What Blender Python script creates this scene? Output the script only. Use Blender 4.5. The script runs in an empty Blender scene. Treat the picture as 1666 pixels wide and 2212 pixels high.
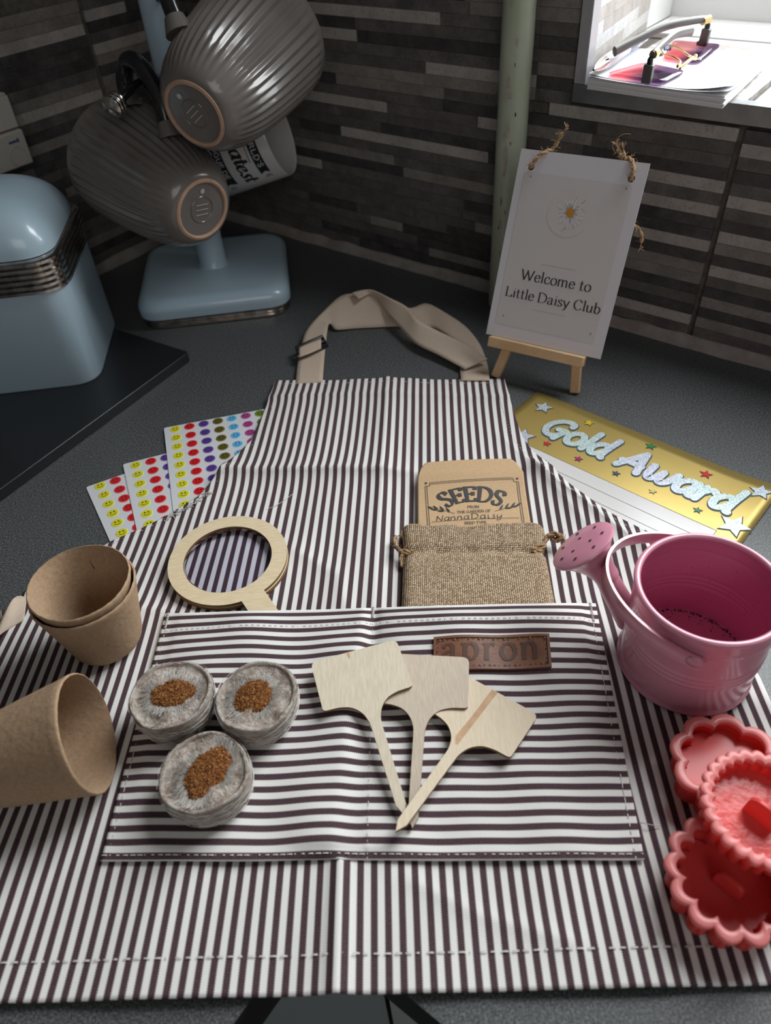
import bpy, bmesh, math, random
from mathutils import Vector, Matrix
from math import sin, cos, pi, radians, exp, sqrt, hypot, atan2

SC = bpy.context.scene
COL = SC.collection
random.seed(7)

# ------------------------------------------------------------------ camera
cam = bpy.data.cameras.new('camera')
cam.sensor_fit = 'HORIZONTAL'
cam.sensor_width = 36.0
cam.lens = 34.573
cam.clip_start = 0.01
cam.dof.use_dof = True
cam.dof.focus_distance = 0.50
cam.dof.aperture_fstop = 11.0
camo = bpy.data.objects.new('camera', cam)
COL.objects.link(camo)
camo.matrix_world = Matrix(((0.99736, 0.07270, 0.0, 0.0),
                            (-0.05018, 0.68845, -0.72355, 0.0),
                            (-0.05260, 0.72164, 0.69029, 0.38),
                            (0, 0, 0, 1)))
SC.camera = camo

# ------------------------------------------------------------------ light
SC.view_settings.view_transform = 'Standard'
SC.view_settings.look = 'None'
SC.view_settings.gamma = 1.0
SC.view_settings.use_curve_mapping = False
SC.view_settings.exposure = 0.22

world = bpy.data.worlds.new('world')
SC.world = world
world.use_nodes = True
bg = world.node_tree.nodes['Background']
bg.inputs['Color'].default_value = (0.97, 0.98, 1.0, 1)
bg.inputs['Strength'].default_value = 0.085

COR = Vector((-0.1938, 0.9891, 0.0))
D1 = Vector((0.7769, -0.6296, 0.0))     # along the back wall, to the right
D2 = Vector((-0.6296, -0.7769, 0.0))    # out of the back wall, into the room


def W(a, b, z):
    return COR + D1 * a + D2 * b + Vector((0, 0, z))


def area(name, loc, aim, sx, sy, power, color):
    l = bpy.data.lights.new(name, 'AREA')
    l.shape = 'RECTANGLE'
    l.size, l.size_y = sx, sy
    l.energy = power
    l.color = color
    o = bpy.data.objects.new(name, l)
    COL.objects.link(o)
    o.location = loc
    o.rotation_euler = (Vector(aim) - Vector(loc)).to_track_quat('-Z', 'Y').to_euler()
    return o


# daylight arriving through the window over the worktop
area('window_daylight', W(0.80, -0.36, 0.70), W(0.70, 0.6, 0.10), 0.56, 0.90, 19.0, (0.96, 0.985, 1.0))
# daylight from the rest of the kitchen behind the photographer
area('room_daylight', W(2.6, 2.2, 1.5), W(0.5, 0.5, 0.05), 1.6, 1.3, 10.0, (1.0, 0.98, 0.96))


# ------------------------------------------------------------------ materials
class NT:
    def __init__(self, name):
        self.m = bpy.data.materials.new(name)
        self.m.use_nodes = True
        self.t = self.m.node_tree
        self.b = self.t.nodes['Principled BSDF']
        self.out = self.t.nodes['Material Output']

    def n(self, typ, **kw):
        nd = self.t.nodes.new('ShaderNode' + typ)
        for k, v in kw.items():
            setattr(nd, k, v)
        return nd

    def l(self, a, b):
        self.t.links.new(a, b)

    def math(self, op, a, b=None, c=None):
        nd = self.n('Math', operation=op)
        for i, v in enumerate((a, b, c)):
            if v is None:
                continue
            if isinstance(v, (int, float)):
                nd.inputs[i].default_value = v
            else:
                self.l(v, nd.inputs[i])
        return nd.outputs[0]

    def mix(self, f, a, b):
        nd = self.n('Mix', data_type='RGBA')
        for idx, v in ((0, f), (6, a), (7, b)):
            if isinstance(v, (int, float)):
                nd.inputs[idx].default_value = v
            elif isinstance(v, (tuple, list)):
                nd.inputs[idx].default_value = (*v[:3], 1)
            else:
                self.l(v, nd.inputs[idx])
        return nd.outputs[2]

    def pos(self):
        return self.n('NewGeometry').outputs['Position']

    def uv(self):
        return self.n('UVMap').outputs[0]

    def noise(self, vec, scale, detail=3.0, rough=0.55):
        nd = self.n('TexNoise')
        nd.inputs['Scale'].default_value = scale
        nd.inputs['Detail'].default_value = detail
        nd.inputs['Roughness'].default_value = rough
        self.l(vec, nd.inputs['Vector'])
        return nd.outputs['Fac']

    def ramp(self, f, lo, hi):
        nd = self.n('MapRange')
        nd.inputs['From Min'].default_value = lo
        nd.inputs['From Max'].default_value = hi
        self.l(f, nd.inputs['Value'])
        return nd.outputs['Result']

    def scale(self, vec, s):
        nd = self.n('Mapping')
        nd.inputs['Scale'].default_value = s
        self.l(vec, nd.inputs['Vector'])
        return nd.outputs[0]

    def bump(self, h, strength=0.3, dist=0.0005):
        nd = self.n('Bump')
        nd.inputs['Strength'].default_value = strength
        nd.inputs['Distance'].default_value = dist
        self.l(h, nd.inputs['Height'])
        self.l(nd.outputs[0], self.b.inputs['Normal'])

    def set(self, rough=0.5, metal=0.0, spec=0.5, coat=0.0, coat_rough=0.05, trans=0.0, sss=0.0):
        b = self.b.inputs
        b['Roughness'].default_value = rough
        b['Metallic'].default_value = metal
        b['Specular IOR Level'].default_value = spec
        b['Coat Weight'].default_value = coat
        b['Coat Roughness'].default_value = coat_rough
        b['Transmission Weight'].default_value = trans
        return self

    def color(self, c):
        if isinstance(c, (tuple, list)):
            self.b.inputs['Base Color'].default_value = (*c[:3], 1)
        else:
            self.l(c, self.b.inputs['Base Color'])
        return self


def simple(name, c, rough=0.5, metal=0.0, spec=0.5, coat=0.0, c2=None, nscale=60, stretch=(1, 1, 1), bump=0.0, bscale=None, lo=0.35, hi=0.65, bdist=0.0005):
    k = NT(name)
    k.set(rough, metal, spec, coat)
    p = k.scale(k.n('TexCoord').outputs['Object'], stretch)
    if c2 is not None:
        k.color(k.mix(k.ramp(k.noise(p, nscale, 4), lo, hi), c, c2))
    else:
        k.color(c)
    if bump:
        k.bump(k.noise(p, bscale or nscale, 4), bump, bdist)
    return k.m


def stripe_material(name, period, duty=0.5, axis=0, phase=0.0):
    k = NT(name)
    k.set(0.85, spec=0.2)
    uv = k.uv()
    sp = k.n('SeparateXYZ')
    k.l(uv, sp.inputs[0])
    u = sp.outputs[axis]
    v = sp.outputs[1 - axis]
    jag = k.math('MULTIPLY', k.math('SINE', k.math('MULTIPLY', v, 2 * pi / 0.0011)), 0.022)
    fr = k.math('FRACT', k.math('ADD', k.math('ADD', k.math('MULTIPLY', u, 1.0 / period), jag), phase))
    tri = k.math('ABSOLUTE', k.math('SUBTRACT', fr, 0.5))
    dark = k.ramp(tri, duty / 2 + 0.03, duty / 2 - 0.03)
    # twill diagonal
    tw = k.math('SINE', k.math('MULTIPLY', k.math('ADD', u, k.math('MULTIPLY', v, 0.8)), 2 * pi / 0.00082))
    tw2 = k.math('SINE', k.math('MULTIPLY', k.math('SUBTRACT', u, k.math('MULTIPLY', v, 1.1)), 2 * pi / 0.00062))
    weave = k.math('ADD', k.math('MULTIPLY', tw, 0.25), k.math('ADD', k.math('MULTIPLY', tw2, 0.15), 0.5))
    nz = k.noise(uv, 900, 2)
    f1 = k.math('MULTIPLY', k.ramp(k.math('ADD', weave, k.math('MULTIPLY', k.math('SUBTRACT', nz, 0.5), 0.8)), 0.55, 1.0), 0.45)
    cd = k.mix(f1, (0.062, 0.034, 0.042), (0.24, 0.18, 0.19))
    cl = k.mix(f1, (0.80, 0.79, 0.76), (0.56, 0.57, 0.58))
    big = k.ramp(k.noise(uv, 25, 3), 0.3, 0.75)
    cl = k.mix(k.math('MULTIPLY', big, 0.18), cl, (0.62, 0.61, 0.58))
    k.color(k.mix(dark, cl, cd))
    k.bump(k.math('ADD', weave, k.math('MULTIPLY', nz, 0.5)), 0.35, 0.0002)
    return k.m


M = {}
M['stripe'] = stripe_material('striped_twill', 0.0066)
M['pocket_stripe'] = stripe_material('pocket_twill', 0.00693, axis=1, phase=0.86)


def counter_material():
    k = NT('speckled_laminate')
    k.set(0.42, spec=0.45)
    p = k.pos()
    a = k.ramp(k.noise(p, 900, 2), 0.42, 0.68)
    b = k.ramp(k.noise(p, 330, 3), 0.35, 0.7)
    c = k.mix(a, (0.034, 0.036, 0.037), (0.185, 0.195, 0.200))
    c = k.mix(k.math('MULTIPLY', b, 0.5), c, (0.078, 0.083, 0.086))
    k.color(c)
    k.bump(k.noise(p, 700, 2), 0.12, 0.0003)
    return k.m


M['counter'] = counter_material()


def strip_material(name, ca, cb, warm):
    k = NT(name)
    k.set(0.5, spec=0.4)
    p = k.pos()
    rnd = k.n('ObjectInfo').outputs['Random']
    off = k.n('VectorMath', operation='ADD')
    k.l(p, off.inputs[0])
    cmb = k.n('CombineXYZ')
    k.l(k.math('MULTIPLY', rnd, 9.0), cmb.inputs[0])
    k.l(k.math('MULTIPLY', rnd, 5.0), cmb.inputs[2])
    k.l(cmb.outputs[0], off.inputs[1])
    q = off.outputs[0]
    n1 = k.ramp(k.noise(q, 45, 5, 0.65), 0.36, 0.66)
    n2 = k.ramp(k.noise(q, 400, 3, 0.6), 0.5, 0.72)
    c = k.mix(n1, ca, cb)
    c = k.mix(k.math('MULTIPLY', n2, 0.45), c, tuple(x * 0.35 for x in ca))
    c = k.mix(k.math('MULTIPLY', rnd, 0.30), c, warm)
    k.color(c)
    k.bump(k.noise(q, 250, 4), 0.15, 0.0003)
    return k.m


STRIP = {
    'L': strip_material('stone_light', (0.36, 0.332, 0.305), (0.49, 0.45, 0.415), (0.33, 0.29, 0.26)),
    'M': strip_material('stone_mid', (0.20, 0.182, 0.168), (0.31, 0.28, 0.257), (0.18, 0.155, 0.138)),
    'd': strip_material('stone_dark', (0.092, 0.084, 0.081), (0.17, 0.153, 0.143), (0.125, 0.103, 0.092)),
    'D': strip_material('stone_black', (0.046, 0.043, 0.044), (0.098, 0.090, 0.088), (0.058, 0.049, 0.047)),
    'W': strip_material('stone_overexposed', (0.52, 0.51, 0.50), (0.66, 0.65, 0.64), (0.45, 0.44, 0.44)),  # whitened stone, imitating overexposed daylight in the window recess
}
M['grout'] = simple('grout', (0.085, 0.075, 0.066), 0.9, c2=(0.14, 0.125, 0.11), nscale=200, bump=0.3)
M['sealant'] = simple('sealant', (0.33, 0.30, 0.27), 0.6, c2=(0.24, 0.21, 0.19), nscale=60, bump=0.2)
M['pipe'] = simple('green_paint', (0.43, 0.48, 0.36), 0.4, coat=0.2, c2=(0.47, 0.515, 0.40), nscale=40)
M['chip'] = simple('bare_primer', (0.48, 0.43, 0.37), 0.7, c2=(0.36, 0.32, 0.27), nscale=300)
M['chipdark'] = simple('dark_nick', (0.02, 0.022, 0.015), 0.7)
M['enamel'] = simple('pale_blue_enamel', (0.39, 0.52, 0.605), 0.28, coat=0.4, c2=(0.41, 0.535, 0.615), nscale=12, bump=0.02, bscale=30)
M['chrome'] = simple('chrome', (0.62, 0.58, 0.54), 0.16, metal=1.0, c2=(0.30, 0.27, 0.24), nscale=140, lo=0.45, hi=0.75)
M['steel_trim'] = simple('steel_trim', (0.36, 0.37, 0.38), 0.32, metal=1.0, c2=(0.28, 0.29, 0.30), nscale=50)
M['black_gloss'] = simple('black_gloss', (0.010, 0.010, 0.012), 0.22, coat=0.3)
M['black_slab'] = simple('black_slab', (0.012, 0.013, 0.015), 0.30, spec=0.4, c2=(0.017, 0.018, 0.021), nscale=500)
M['mug_grey'] = simple('taupe_glaze', (0.145, 0.130, 0.121), 0.22, coat=0.3, c2=(0.17, 0.153, 0.142), nscale=25)
M['mug_inside'] = simple('mug_inside', (0.5, 0.48, 0.46), 0.25, coat=0.3)
M['terracotta'] = simple('bare_clay', (0.50, 0.32, 0.22), 0.8, c2=(0.42, 0.27, 0.19), nscale=150)
M['mug_white'] = simple('white_glaze', (0.72, 0.70, 0.69), 0.2, coat=0.3)
M['ink'] = simple('ink', (0.012, 0.013, 0.014), 0.5)
M['ink_grey'] = simple('ink_grey', (0.035, 0.036, 0.038), 0.6)
M['ink_pen'] = simple('pen_ink', (0.05, 0.04, 0.05), 0.6)
M['print_white'] = simple('print_white', (0.72, 0.70, 0.69), 0.3)
M['strap'] = simple('beige_webbing', (0.56, 0.455, 0.36), 0.8, spec=0.25, c2=(0.50, 0.40, 0.315), nscale=900, bump=0.25, bscale=1500, bdist=0.0002)
M['black_plastic'] = simple('black_plastic', (0.012, 0.012, 0.013), 0.35)
M['thread'] = simple('white_thread', (0.60, 0.58, 0.55), 0.8)
M['leather'] = simple('brown_leather', (0.155, 0.058, 0.028), 0.42, c2=(0.21, 0.085, 0.042), nscale=120, bump=0.35, bscale=700, bdist=0.0003)
M['leather_dark'] = simple('leather_dark', (0.085, 0.031, 0.016), 0.5)
M['pulp'] = simple('moulded_pulp', (0.40, 0.275, 0.175), 0.9, spec=0.2, c2=(0.335, 0.225, 0.14), nscale=500, bump=0.55, bscale=260, bdist=0.0008)
M['birch'] = simple('birch_ply', (0.74, 0.62, 0.42), 0.6, spec=0.3, c2=(0.66, 0.53, 0.34), nscale=70, stretch=(2.0, 14, 2), bump=0.15, bscale=80)
M['burnt'] = simple('laser_burnt_edge', (0.20, 0.105, 0.045), 0.7)
M['pine'] = simple('pine', (0.66, 0.45, 0.26), 0.55, c2=(0.56, 0.36, 0.19), nscale=35, stretch=(1, 1, 1))
M['card'] = simple('white_card', (0.68, 0.66, 0.70), 0.5, spec=0.3)
M['card_panel'] = simple('cream_print', (0.63, 0.60, 0.595), 0.45, spec=0.3)
M['halo'] = simple('peach_print', (0.635, 0.595, 0.575), 0.45, spec=0.3)
M['petal'] = simple('petal_print', (0.72, 0.69, 0.70), 0.5)
M['petal_line'] = simple('petal_line', (0.40, 0.37, 0.37), 0.5)
M['daisy_eye'] = simple('daisy_eye', (0.62, 0.30, 0.035), 0.5, c2=(0.48, 0.20, 0.02), nscale=900)
M['rose_dot'] = simple('rose_dot', (0.42, 0.26, 0.23), 0.5)
M['jute'] = simple('jute', (0.50, 0.345, 0.20), 0.9, spec=0.15, c2=(0.33, 0.21, 0.115), nscale=600, bump=0.4, bscale=900)
M['gold'] = NT('gold_card').set(0.36, metal=0.6, spec=0.5).color((0.50, 0.37, 0.115)).m
M['paper_gloss'] = simple('coated_paper', (0.68, 0.66, 0.65), 0.22, spec=0.5)
M['paper'] = simple('paper', (0.82, 0.82, 0.84), 0.75)
M['kraft'] = simple('kraft_paper', (0.58, 0.40, 0.235), 0.8, spec=0.25, c2=(0.53, 0.355, 0.20), nscale=700, bump=0.12, bscale=500)
M['upvc'] = simple('white_upvc', (0.80, 0.80, 0.79), 0.3)
M['socket'] = simple('cream_plastic', (0.40, 0.37, 0.33), 0.4)
M['blue_mark'] = simple('blue_mark', (0.03, 0.06, 0.16), 0.5)
M['smoke_plastic'] = simple('gunmetal_plastic', (0.10, 0.095, 0.09), 0.3)
M['gold_metal'] = simple('gold_metal', (0.80, 0.58, 0.25), 0.2, metal=1.0)
M['cabinet'] = simple('grey_cabinet', (0.27, 0.30, 0.31), 0.45)
M['cabinet2'] = simple('grey_cabinet_face', (0.48, 0.49, 0.48), 0.45)
M['floor'] = simple('floor_vinyl', (0.07, 0.075, 0.08), 0.5, c2=(0.1, 0.1, 0.1), nscale=10)
M['edge_black'] = simple('black_edging', (0.010, 0.010, 0.011), 0.6)
M['sticker_sheet'] = simple('sticker_backing', (0.66, 0.67, 0.69), 0.35)
STK = {
    'yellow': simple('yellow_vinyl', (0.66, 0.62, 0.020), 0.35), 'red': simple('red_vinyl', (0.62, 0.012, 0.016), 0.35),
    'purple': simple('purple_vinyl', (0.10, 0.045, 0.26), 0.35), 'olive': simple('olive_vinyl', (0.115, 0.095, 0.012), 0.35),
    'blue': simple('sky_vinyl', (0.12, 0.42, 0.72), 0.35), 'magenta': simple('magenta_vinyl', (0.38, 0.055, 0.24), 0.35),
    'green': simple('green_vinyl', (0.14, 0.22, 0.02), 0.35), 'olive2': simple('olive_vinyl_dark', (0.115, 0.095, 0.012), 0.35)}
RIMC = {
    'yellow': simple('yellow_edge', (0.78, 0.78, 0.18), 0.35), 'red': simple('red_edge', (0.75, 0.14, 0.15), 0.35),
    'purple': simple('purple_edge', (0.30, 0.24, 0.48), 0.35), 'olive': simple('olive_edge', (0.26, 0.23, 0.09), 0.35),
    'blue': simple('sky_edge', (0.30, 0.60, 0.80), 0.35), 'magenta': simple('magenta_edge', (0.55, 0.20, 0.42), 0.35),
    'green': simple('green_edge', (0.28, 0.36, 0.08), 0.35)}
STAR = {'yellow': simple('foil_yellow', (0.66, 0.50, 0.02), 0.3), 'green': simple('foil_green', (0.03, 0.20, 0.05), 0.3),
        'red': simple('foil_red', (0.58, 0.015, 0.02), 0.3), 'magenta': simple('foil_magenta', (0.34, 0.02, 0.13), 0.3),
        'navy': simple('foil_navy', (0.05, 0.06, 0.13), 0.3), 'pale': simple('foil_pale', (0.62, 0.52, 0.16), 0.3)}


def holo_material():
    k = NT('holographic_foil')
    k.set(0.38, metal=0.35, spec=0.5)
    p = k.pos()
    v = k.n('TexVoronoi')
    v.inputs['Scale'].default_value = 1500
    k.l(p, v.inputs['Vector'])
    sp = k.n('SeparateColor')
    k.l(v.outputs['Color'], sp.inputs[0])
    g = k.n('SeparateXYZ')
    k.l(p, g.inputs[0])
    hue = k.math('FRACT', k.math('ADD', k.math('MULTIPLY', k.math('SINE', k.math('MULTIPLY', g.outputs[0], 70.0)), 0.07), k.math('ADD', k.math('MULTIPLY', sp.outputs[0], 0.20), 0.46)))
    hs = k.n('CombineColor', mode='HSV')
    k.l(hue, hs.inputs[0])
    k.l(k.math('MULTIPLY', sp.outputs[1], 0.42), hs.inputs[1])
    k.l(k.math('ADD', k.math('MULTIPLY', k.math('POWER', sp.outputs[2], 0.5), 0.62), 0.26), hs.inputs[2])
    k.color(hs.outputs[0])
    return k.m


M['holo'] = holo_material()


def burlap_material():
    k = NT('burlap_weave')
    k.set(0.9, spec=0.15)
    uv = k.uv()
    sp = k.n('SeparateXYZ')
    k.l(uv, sp.inputs[0])
    per = 0.00135
    nz = k.noise(uv, 160, 3)
    wob = k.math('MULTIPLY', k.math('SUBTRACT', nz, 0.5), 0.0011)
    u = k.math('MULTIPLY', k.math('ADD', sp.outputs[0], wob), pi / per)
    v = k.math('MULTIPLY', k.math('ADD', sp.outputs[1], wob), pi / (per * 0.95))
    su = k.math('ABSOLUTE', k.math('SINE', u))
    sv = k.math('ABSOLUTE', k.math('SINE', v))
    chk = k.math('MULTIPLY', k.math('SIGN', k.math('SINE', k.math('ADD', u, 0.0001))), k.math('SIGN', k.math('SINE', k.math('ADD', v, 0.0001))))
    cu = k.math('FLOOR', k.math('MULTIPLY', u, 1 / pi))
    cv = k.math('FLOOR', k.math('MULTIPLY', v, 1 / pi))
    par = k.math('MODULO', k.math('ADD', k.math('ADD', cu, cv), 400), 2)
    h = k.mix(par, su, sv)
    wn = k.n('TexWhiteNoise', noise_dimensions='2D')
    cb = k.n('CombineXYZ')
    k.l(cu, cb.inputs[0])
    k.l(cv, cb.inputs[1])
    k.l(cb.outputs[0], wn.inputs['Vector'])
    tone = k.mix(wn.outputs['Value'], (0.38, 0.255, 0.15), (0.74, 0.59, 0.42))
    hh = k.math('POWER', k.math('MULTIPLY', su, sv), 0.5)
    k.color(k.mix(k.ramp(hh, 0.18, 0.75), (0.11, 0.065, 0.035), tone))
    k.bump(k.math('ADD', hh, h), 0.6, 0.0006)
    return k.m


M['burlap'] = burlap_material()
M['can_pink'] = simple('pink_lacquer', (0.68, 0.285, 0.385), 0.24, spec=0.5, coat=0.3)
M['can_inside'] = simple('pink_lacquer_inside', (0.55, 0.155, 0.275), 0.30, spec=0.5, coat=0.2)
M['soil_and_hole_shade'] = simple('dry_soil_and_hole_shade', (0.045, 0.012, 0.016), 0.9)


def coral_material(name, c, bumpy=False):
    k = NT(name)
    k.set(0.20, spec=0.30)
    if bumpy:
        k.bump(k.noise(k.pos(), 170, 3), 0.40, 0.0011)
    k.color(c)
    tr = k.n('BsdfTranslucent')
    tr.inputs['Color'].default_value = (0.95, 0.20, 0.17, 1)
    mx = k.n('MixShader')
    mx.inputs[0].default_value = 0.30
    k.l(k.b.outputs[0], mx.inputs[1])
    k.l(tr.outputs[0], mx.inputs[2])
    k.l(mx.outputs[0], k.out.inputs['Surface'])
    return k.m


M['coral'] = coral_material('coral_plastic', (0.80, 0.095, 0.085))  # cutter wall reddened to imitate light bouncing inside the hollow
M['coral_deep'] = coral_material('coral_plastic_plunger', (0.86, 0.125, 0.115))
M['coral_glint'] = coral_material('coral_plastic_rippled', (0.86, 0.15, 0.14), True)
M['coral_lit_rim'] = coral_material('coral_plastic_lit_rim', (0.88, 0.31, 0.30))  # same plastic made paler, imitating light scattered in the flange


def net_material():
    k = NT('fibre_netting')
    k.set(0.9, spec=0.15)
    p = k.n('TexCoord').outputs['Object']
    n1 = k.ramp(k.noise(p, 150, 5, 0.7), 0.34, 0.60)
    st = k.scale(p, (1, 1, 6))
    n2 = k.ramp(k.noise(st, 320, 4, 0.7), 0.42, 0.62)
    c = k.mix(n1, (0.50, 0.45, 0.40), (0.22, 0.15, 0.11))
    c = k.mix(k.math('MULTIPLY', n2, 0.6), c, (0.60, 0.575, 0.53))
    k.color(c)
    k.bump(n2, 0.6, 0.0008)
    return k.m


M['net'] = net_material()
M['fibre'] = simple('white_fibre', (0.62, 0.59, 0.55), 0.8)
M['coir'] = simple('coir', (0.26, 0.105, 0.035), 0.95, spec=0.1, c2=(0.15, 0.055, 0.018), nscale=900, bump=0.9, bscale=900, bdist=0.001)
M['coir_light'] = simple('coir_light', (0.42, 0.20, 0.075), 0.95, spec=0.1)


def thin_glass(name, tint, refl=0.12, rough=0.03):
    k = NT(name)
    tr = k.n('BsdfTransparent')
    tr.inputs['Color'].default_value = (*tint, 1)
    gl = k.n('BsdfGlossy')
    gl.inputs['Roughness'].default_value = rough
    fr = k.n('LayerWeight')
    fr.inputs['Blend'].default_value = 0.25
    mx = k.n('MixShader')
    k.l(k.math('MULTIPLY', fr.outputs['Fresnel'], refl * 5), mx.inputs[0])
    k.l(tr.outputs[0], mx.inputs[1])
    k.l(gl.outputs[0], mx.inputs[2])
    k.l(mx.outputs[0], k.out.inputs['Surface'])
    return k.m


M['lens'] = thin_glass('clear_acrylic', (0.87, 0.87, 0.95), 0.07)
M['pane'] = thin_glass('window_glass', (0.97, 0.98, 0.98), 0.08)
M['clear_pen'] = thin_glass('clear_plastic', (0.66, 0.70, 0.84), 0.25)
M['pen_grip'] = simple('grey_white_grip', (0.50, 0.49, 0.53), 0.35)


def shade_material():
    k = NT('tinted_lens')
    p = k.uv()
    sp = k.n('SeparateXYZ')
    k.l(p, sp.inputs[0])
    tr = k.n('BsdfTransparent')
    k.l(k.mix(k.ramp(sp.outputs[0], 0.30, 0.62), (0.92, 0.55, 0.58), (0.42, 0.31, 0.45)), tr.inputs['Color'])
    gl = k.n('BsdfGlossy')
    gl.inputs['Roughness'].default_value = 0.05
    mx = k.n('MixShader')
    mx.inputs[0].default_value = 0.10
    k.l(tr.outputs[0], mx.inputs[1])
    k.l(gl.outputs[0], mx.inputs[2])
    k.l(mx.outputs[0], k.out.inputs['Surface'])
    return k.m


M['shade'] = shade_material()


# ------------------------------------------------------------------ mesh helpers
class MB:
    """collects vertices and faces; build() links them as one mesh object"""

    def __init__(self):
        self.v, self.f, self.uvs, self.mi = [], [], {}, {}

    def add(self, verts, faces, mi=0):
        o = len(self.v)
        self.v += [tuple(p) for p in verts]
        for fc in faces:
            if mi:
                self.mi[len(self.f)] = mi
            self.f.append(tuple(i + o for i in fc))
        return o

    def box(self, c, s, mtx=None, mi=0):
        c = Vector(c)
        vs = []
        for dx in (-.5, .5):
            for dy in (-.5, .5):
                for dz in (-.5, .5):
                    p = Vector((dx * s[0], dy * s[1], dz * s[2]))
                    if mtx:
                        p = mtx @ p
                    vs.append(c + p)
        self.add(vs, [(0, 1, 3, 2), (4, 6, 7, 5), (0, 4, 5, 1), (2, 3, 7, 6), (0, 2, 6, 4), (1, 5, 7, 3)], mi)

    def tube(self, pts, r, n=10, caps=True, closed=False, mi=0, flat=1.0, upv=None):
        pts = [Vector(p) for p in pts]
        N = len(pts)
        rs = r if isinstance(r, (list, tuple)) else [r] * N
        rings = []
        prev = None
        for i, p in enumerate(pts):
            if closed:
                t = pts[(i + 1) % N] - pts[i - 1]
            else:
                t = pts[min(i + 1, N - 1)] - pts[max(i - 1, 0)]
            if t.length < 1e-9:
                t = Vector((0, 0, 1))
            t.normalize()
            if prev is None:
                a = Vector(upv) if upv else (Vector((0, 0, 1)) if abs(t.z) < 0.9 else Vector((1, 0, 0)))
            else:
                a = prev
            a = (a - t * a.dot(t))
            if a.length < 1e-6:
                a = t.orthogonal()
            a.normalize()
            prev = a
            b = t.cross(a)
            rings.append([p + (a * cos(2 * pi * j / n) * flat + b * sin(2 * pi * j / n)) * rs[i] for j in range(n)])
        vs = [q for rg in rings for q in rg]
        fs = []
        for i in range(N if closed else N - 1):
            k = (i + 1) % N
            for j in range(n):
                fs.append((i * n + j, i * n + (j + 1) % n, k * n + (j + 1) % n, k * n + j))
        if caps and not closed:
            fs.append(tuple(range(n))[::-1])
            fs.append(tuple((N - 1) * n + j for j in range(n)))
        self.add(vs, fs, mi)

    def lathe(self, prof, n=48, c=(0, 0, 0), mtx=None, rfun=None, mi=0, wrap=True):
        """prof: list of (r, z)"""
        c = Vector(c)
        vs = []
        for (r, z) in prof:
            for j in range(n):
                th = 2 * pi * j / n
                rr = r if rfun is None else rfun(r, z, th)
                p = Vector((rr * cos(th), rr * sin(th), z))
                if mtx:
                    p = mtx @ p
                vs.append(c + p)
        fs = []
        for i in range(len(prof) - 1):
            for j in range(n):
                fs.append((i * n + j, i * n + (j + 1) % n, (i + 1) * n + (j + 1) % n, (i + 1) * n + j))
        o = self.add(vs, fs, mi)
        if prof[0][0] > 1e-5 and wrap == 'cap':
            self.f.append(tuple(o + j for j in range(n))[::-1])
        return o

    def prism(self, outline, z0, z1, mtx=None, mi=0, side_mi=None, bev=0.0):
        """outline: ccw 2D points; a flat plate with optional small bevel on the top edge"""
        n = len(outline)
        mt = mtx or Matrix.Identity(4)
        rings = [(z0, 0.0), (z1 - bev, 0.0)] + ([(z1, bev)] if bev else [])
        cx = sum(p[0] for p in outline) / n
        vs = []
        for z, ins in rings:
            for i, p in enumerate(outline):
                q = Vector((p[0], p[1]))
                if ins:
                    a = Vector(outline[i - 1][:2])
                    b = Vector(outline[(i + 1) % n][:2])
                    t = (b - a).normalized()
                    q = q + Vector((-t.y, t.x)) * ins
                vs.append(mt @ Vector((q.x, q.y, z)))
        o = len(self.v)
        self.v += [tuple(p) for p in vs]
        for k in range(len(rings) - 1):
            for i in range(n):
                if side_mi:
                    self.mi[len(self.f)] = side_mi
                self.f.append((o + k * n + i, o + k * n + (i + 1) % n, o + (k + 1) * n + (i + 1) % n, o + (k + 1) * n + i))
        self.f.append(tuple(o + i for i in range(n))[::-1])
        self.f.append(tuple(o + (len(rings) - 1) * n + i for i in range(n)))

    def grid(self, fn, nu, nv, uvfn=None, mi=0):
        o = len(self.v)
        for j in range(nv + 1):
            for i in range(nu + 1):
                self.v.append(tuple(fn(i / nu, j / nv)))
        for j in range(nv):
            for i in range(nu):
                a = o + j * (nu + 1) + i
                if uvfn:
                    self.uvs[len(self.f)] = [uvfn((i + di) / nu, (j + dj) / nv) for di, dj in ((0, 0), (1, 0), (1, 1), (0, 1))]
                if mi:
                    self.mi[len(self.f)] = mi
                self.f.append((a, a + 1, a + nu + 2, a + nu + 1))

    def build(self, name, mat, parent=None, smooth=False, stuff=False, angle=None):
        me = bpy.data.meshes.new(name)
        me.from_pydata(self.v, [], self.f)
        mats = mat if isinstance(mat, (list, tuple)) else [mat]
        for m in mats:
            me.materials.append(m)
        for i, k in self.mi.items():
            me.polygons[i].material_index = k
        if self.uvs:
            ul = me.uv_layers.new(name='UVMap')
            for pi_, lst in self.uvs.items():
                for li, uv in zip(me.polygons[pi_].loop_indices, lst):
                    ul.data[li].uv = uv
        bm = bmesh.new()
        bm.from_mesh(me)
        if any(e.is_boundary for e in bm.edges):      # open sheets face upwards
            bm.normal_update()
            if sum(f.normal.z * f.calc_area() for f in bm.faces) < 0:
                bmesh.ops.reverse_faces(bm, faces=bm.faces)
        else:
            bmesh.ops.recalc_face_normals(bm, faces=bm.faces)
        bm.to_mesh(me)
        bm.free()
        if smooth:
            me.polygons.foreach_set('use_smooth', [True] * len(me.polygons))
            me.set_sharp_from_angle(angle=radians(angle if angle else 40))
        me.update()
        o = bpy.data.objects.new(name, me)
        COL.objects.link(o)
        if parent is not None:
            attach(o, parent)
        if stuff:
            o['kind'] = 'stuff'
        return o


def attach(o, parent):
    o.parent = parent
    o.matrix_parent_inverse = world_of(parent).inverted()


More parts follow.
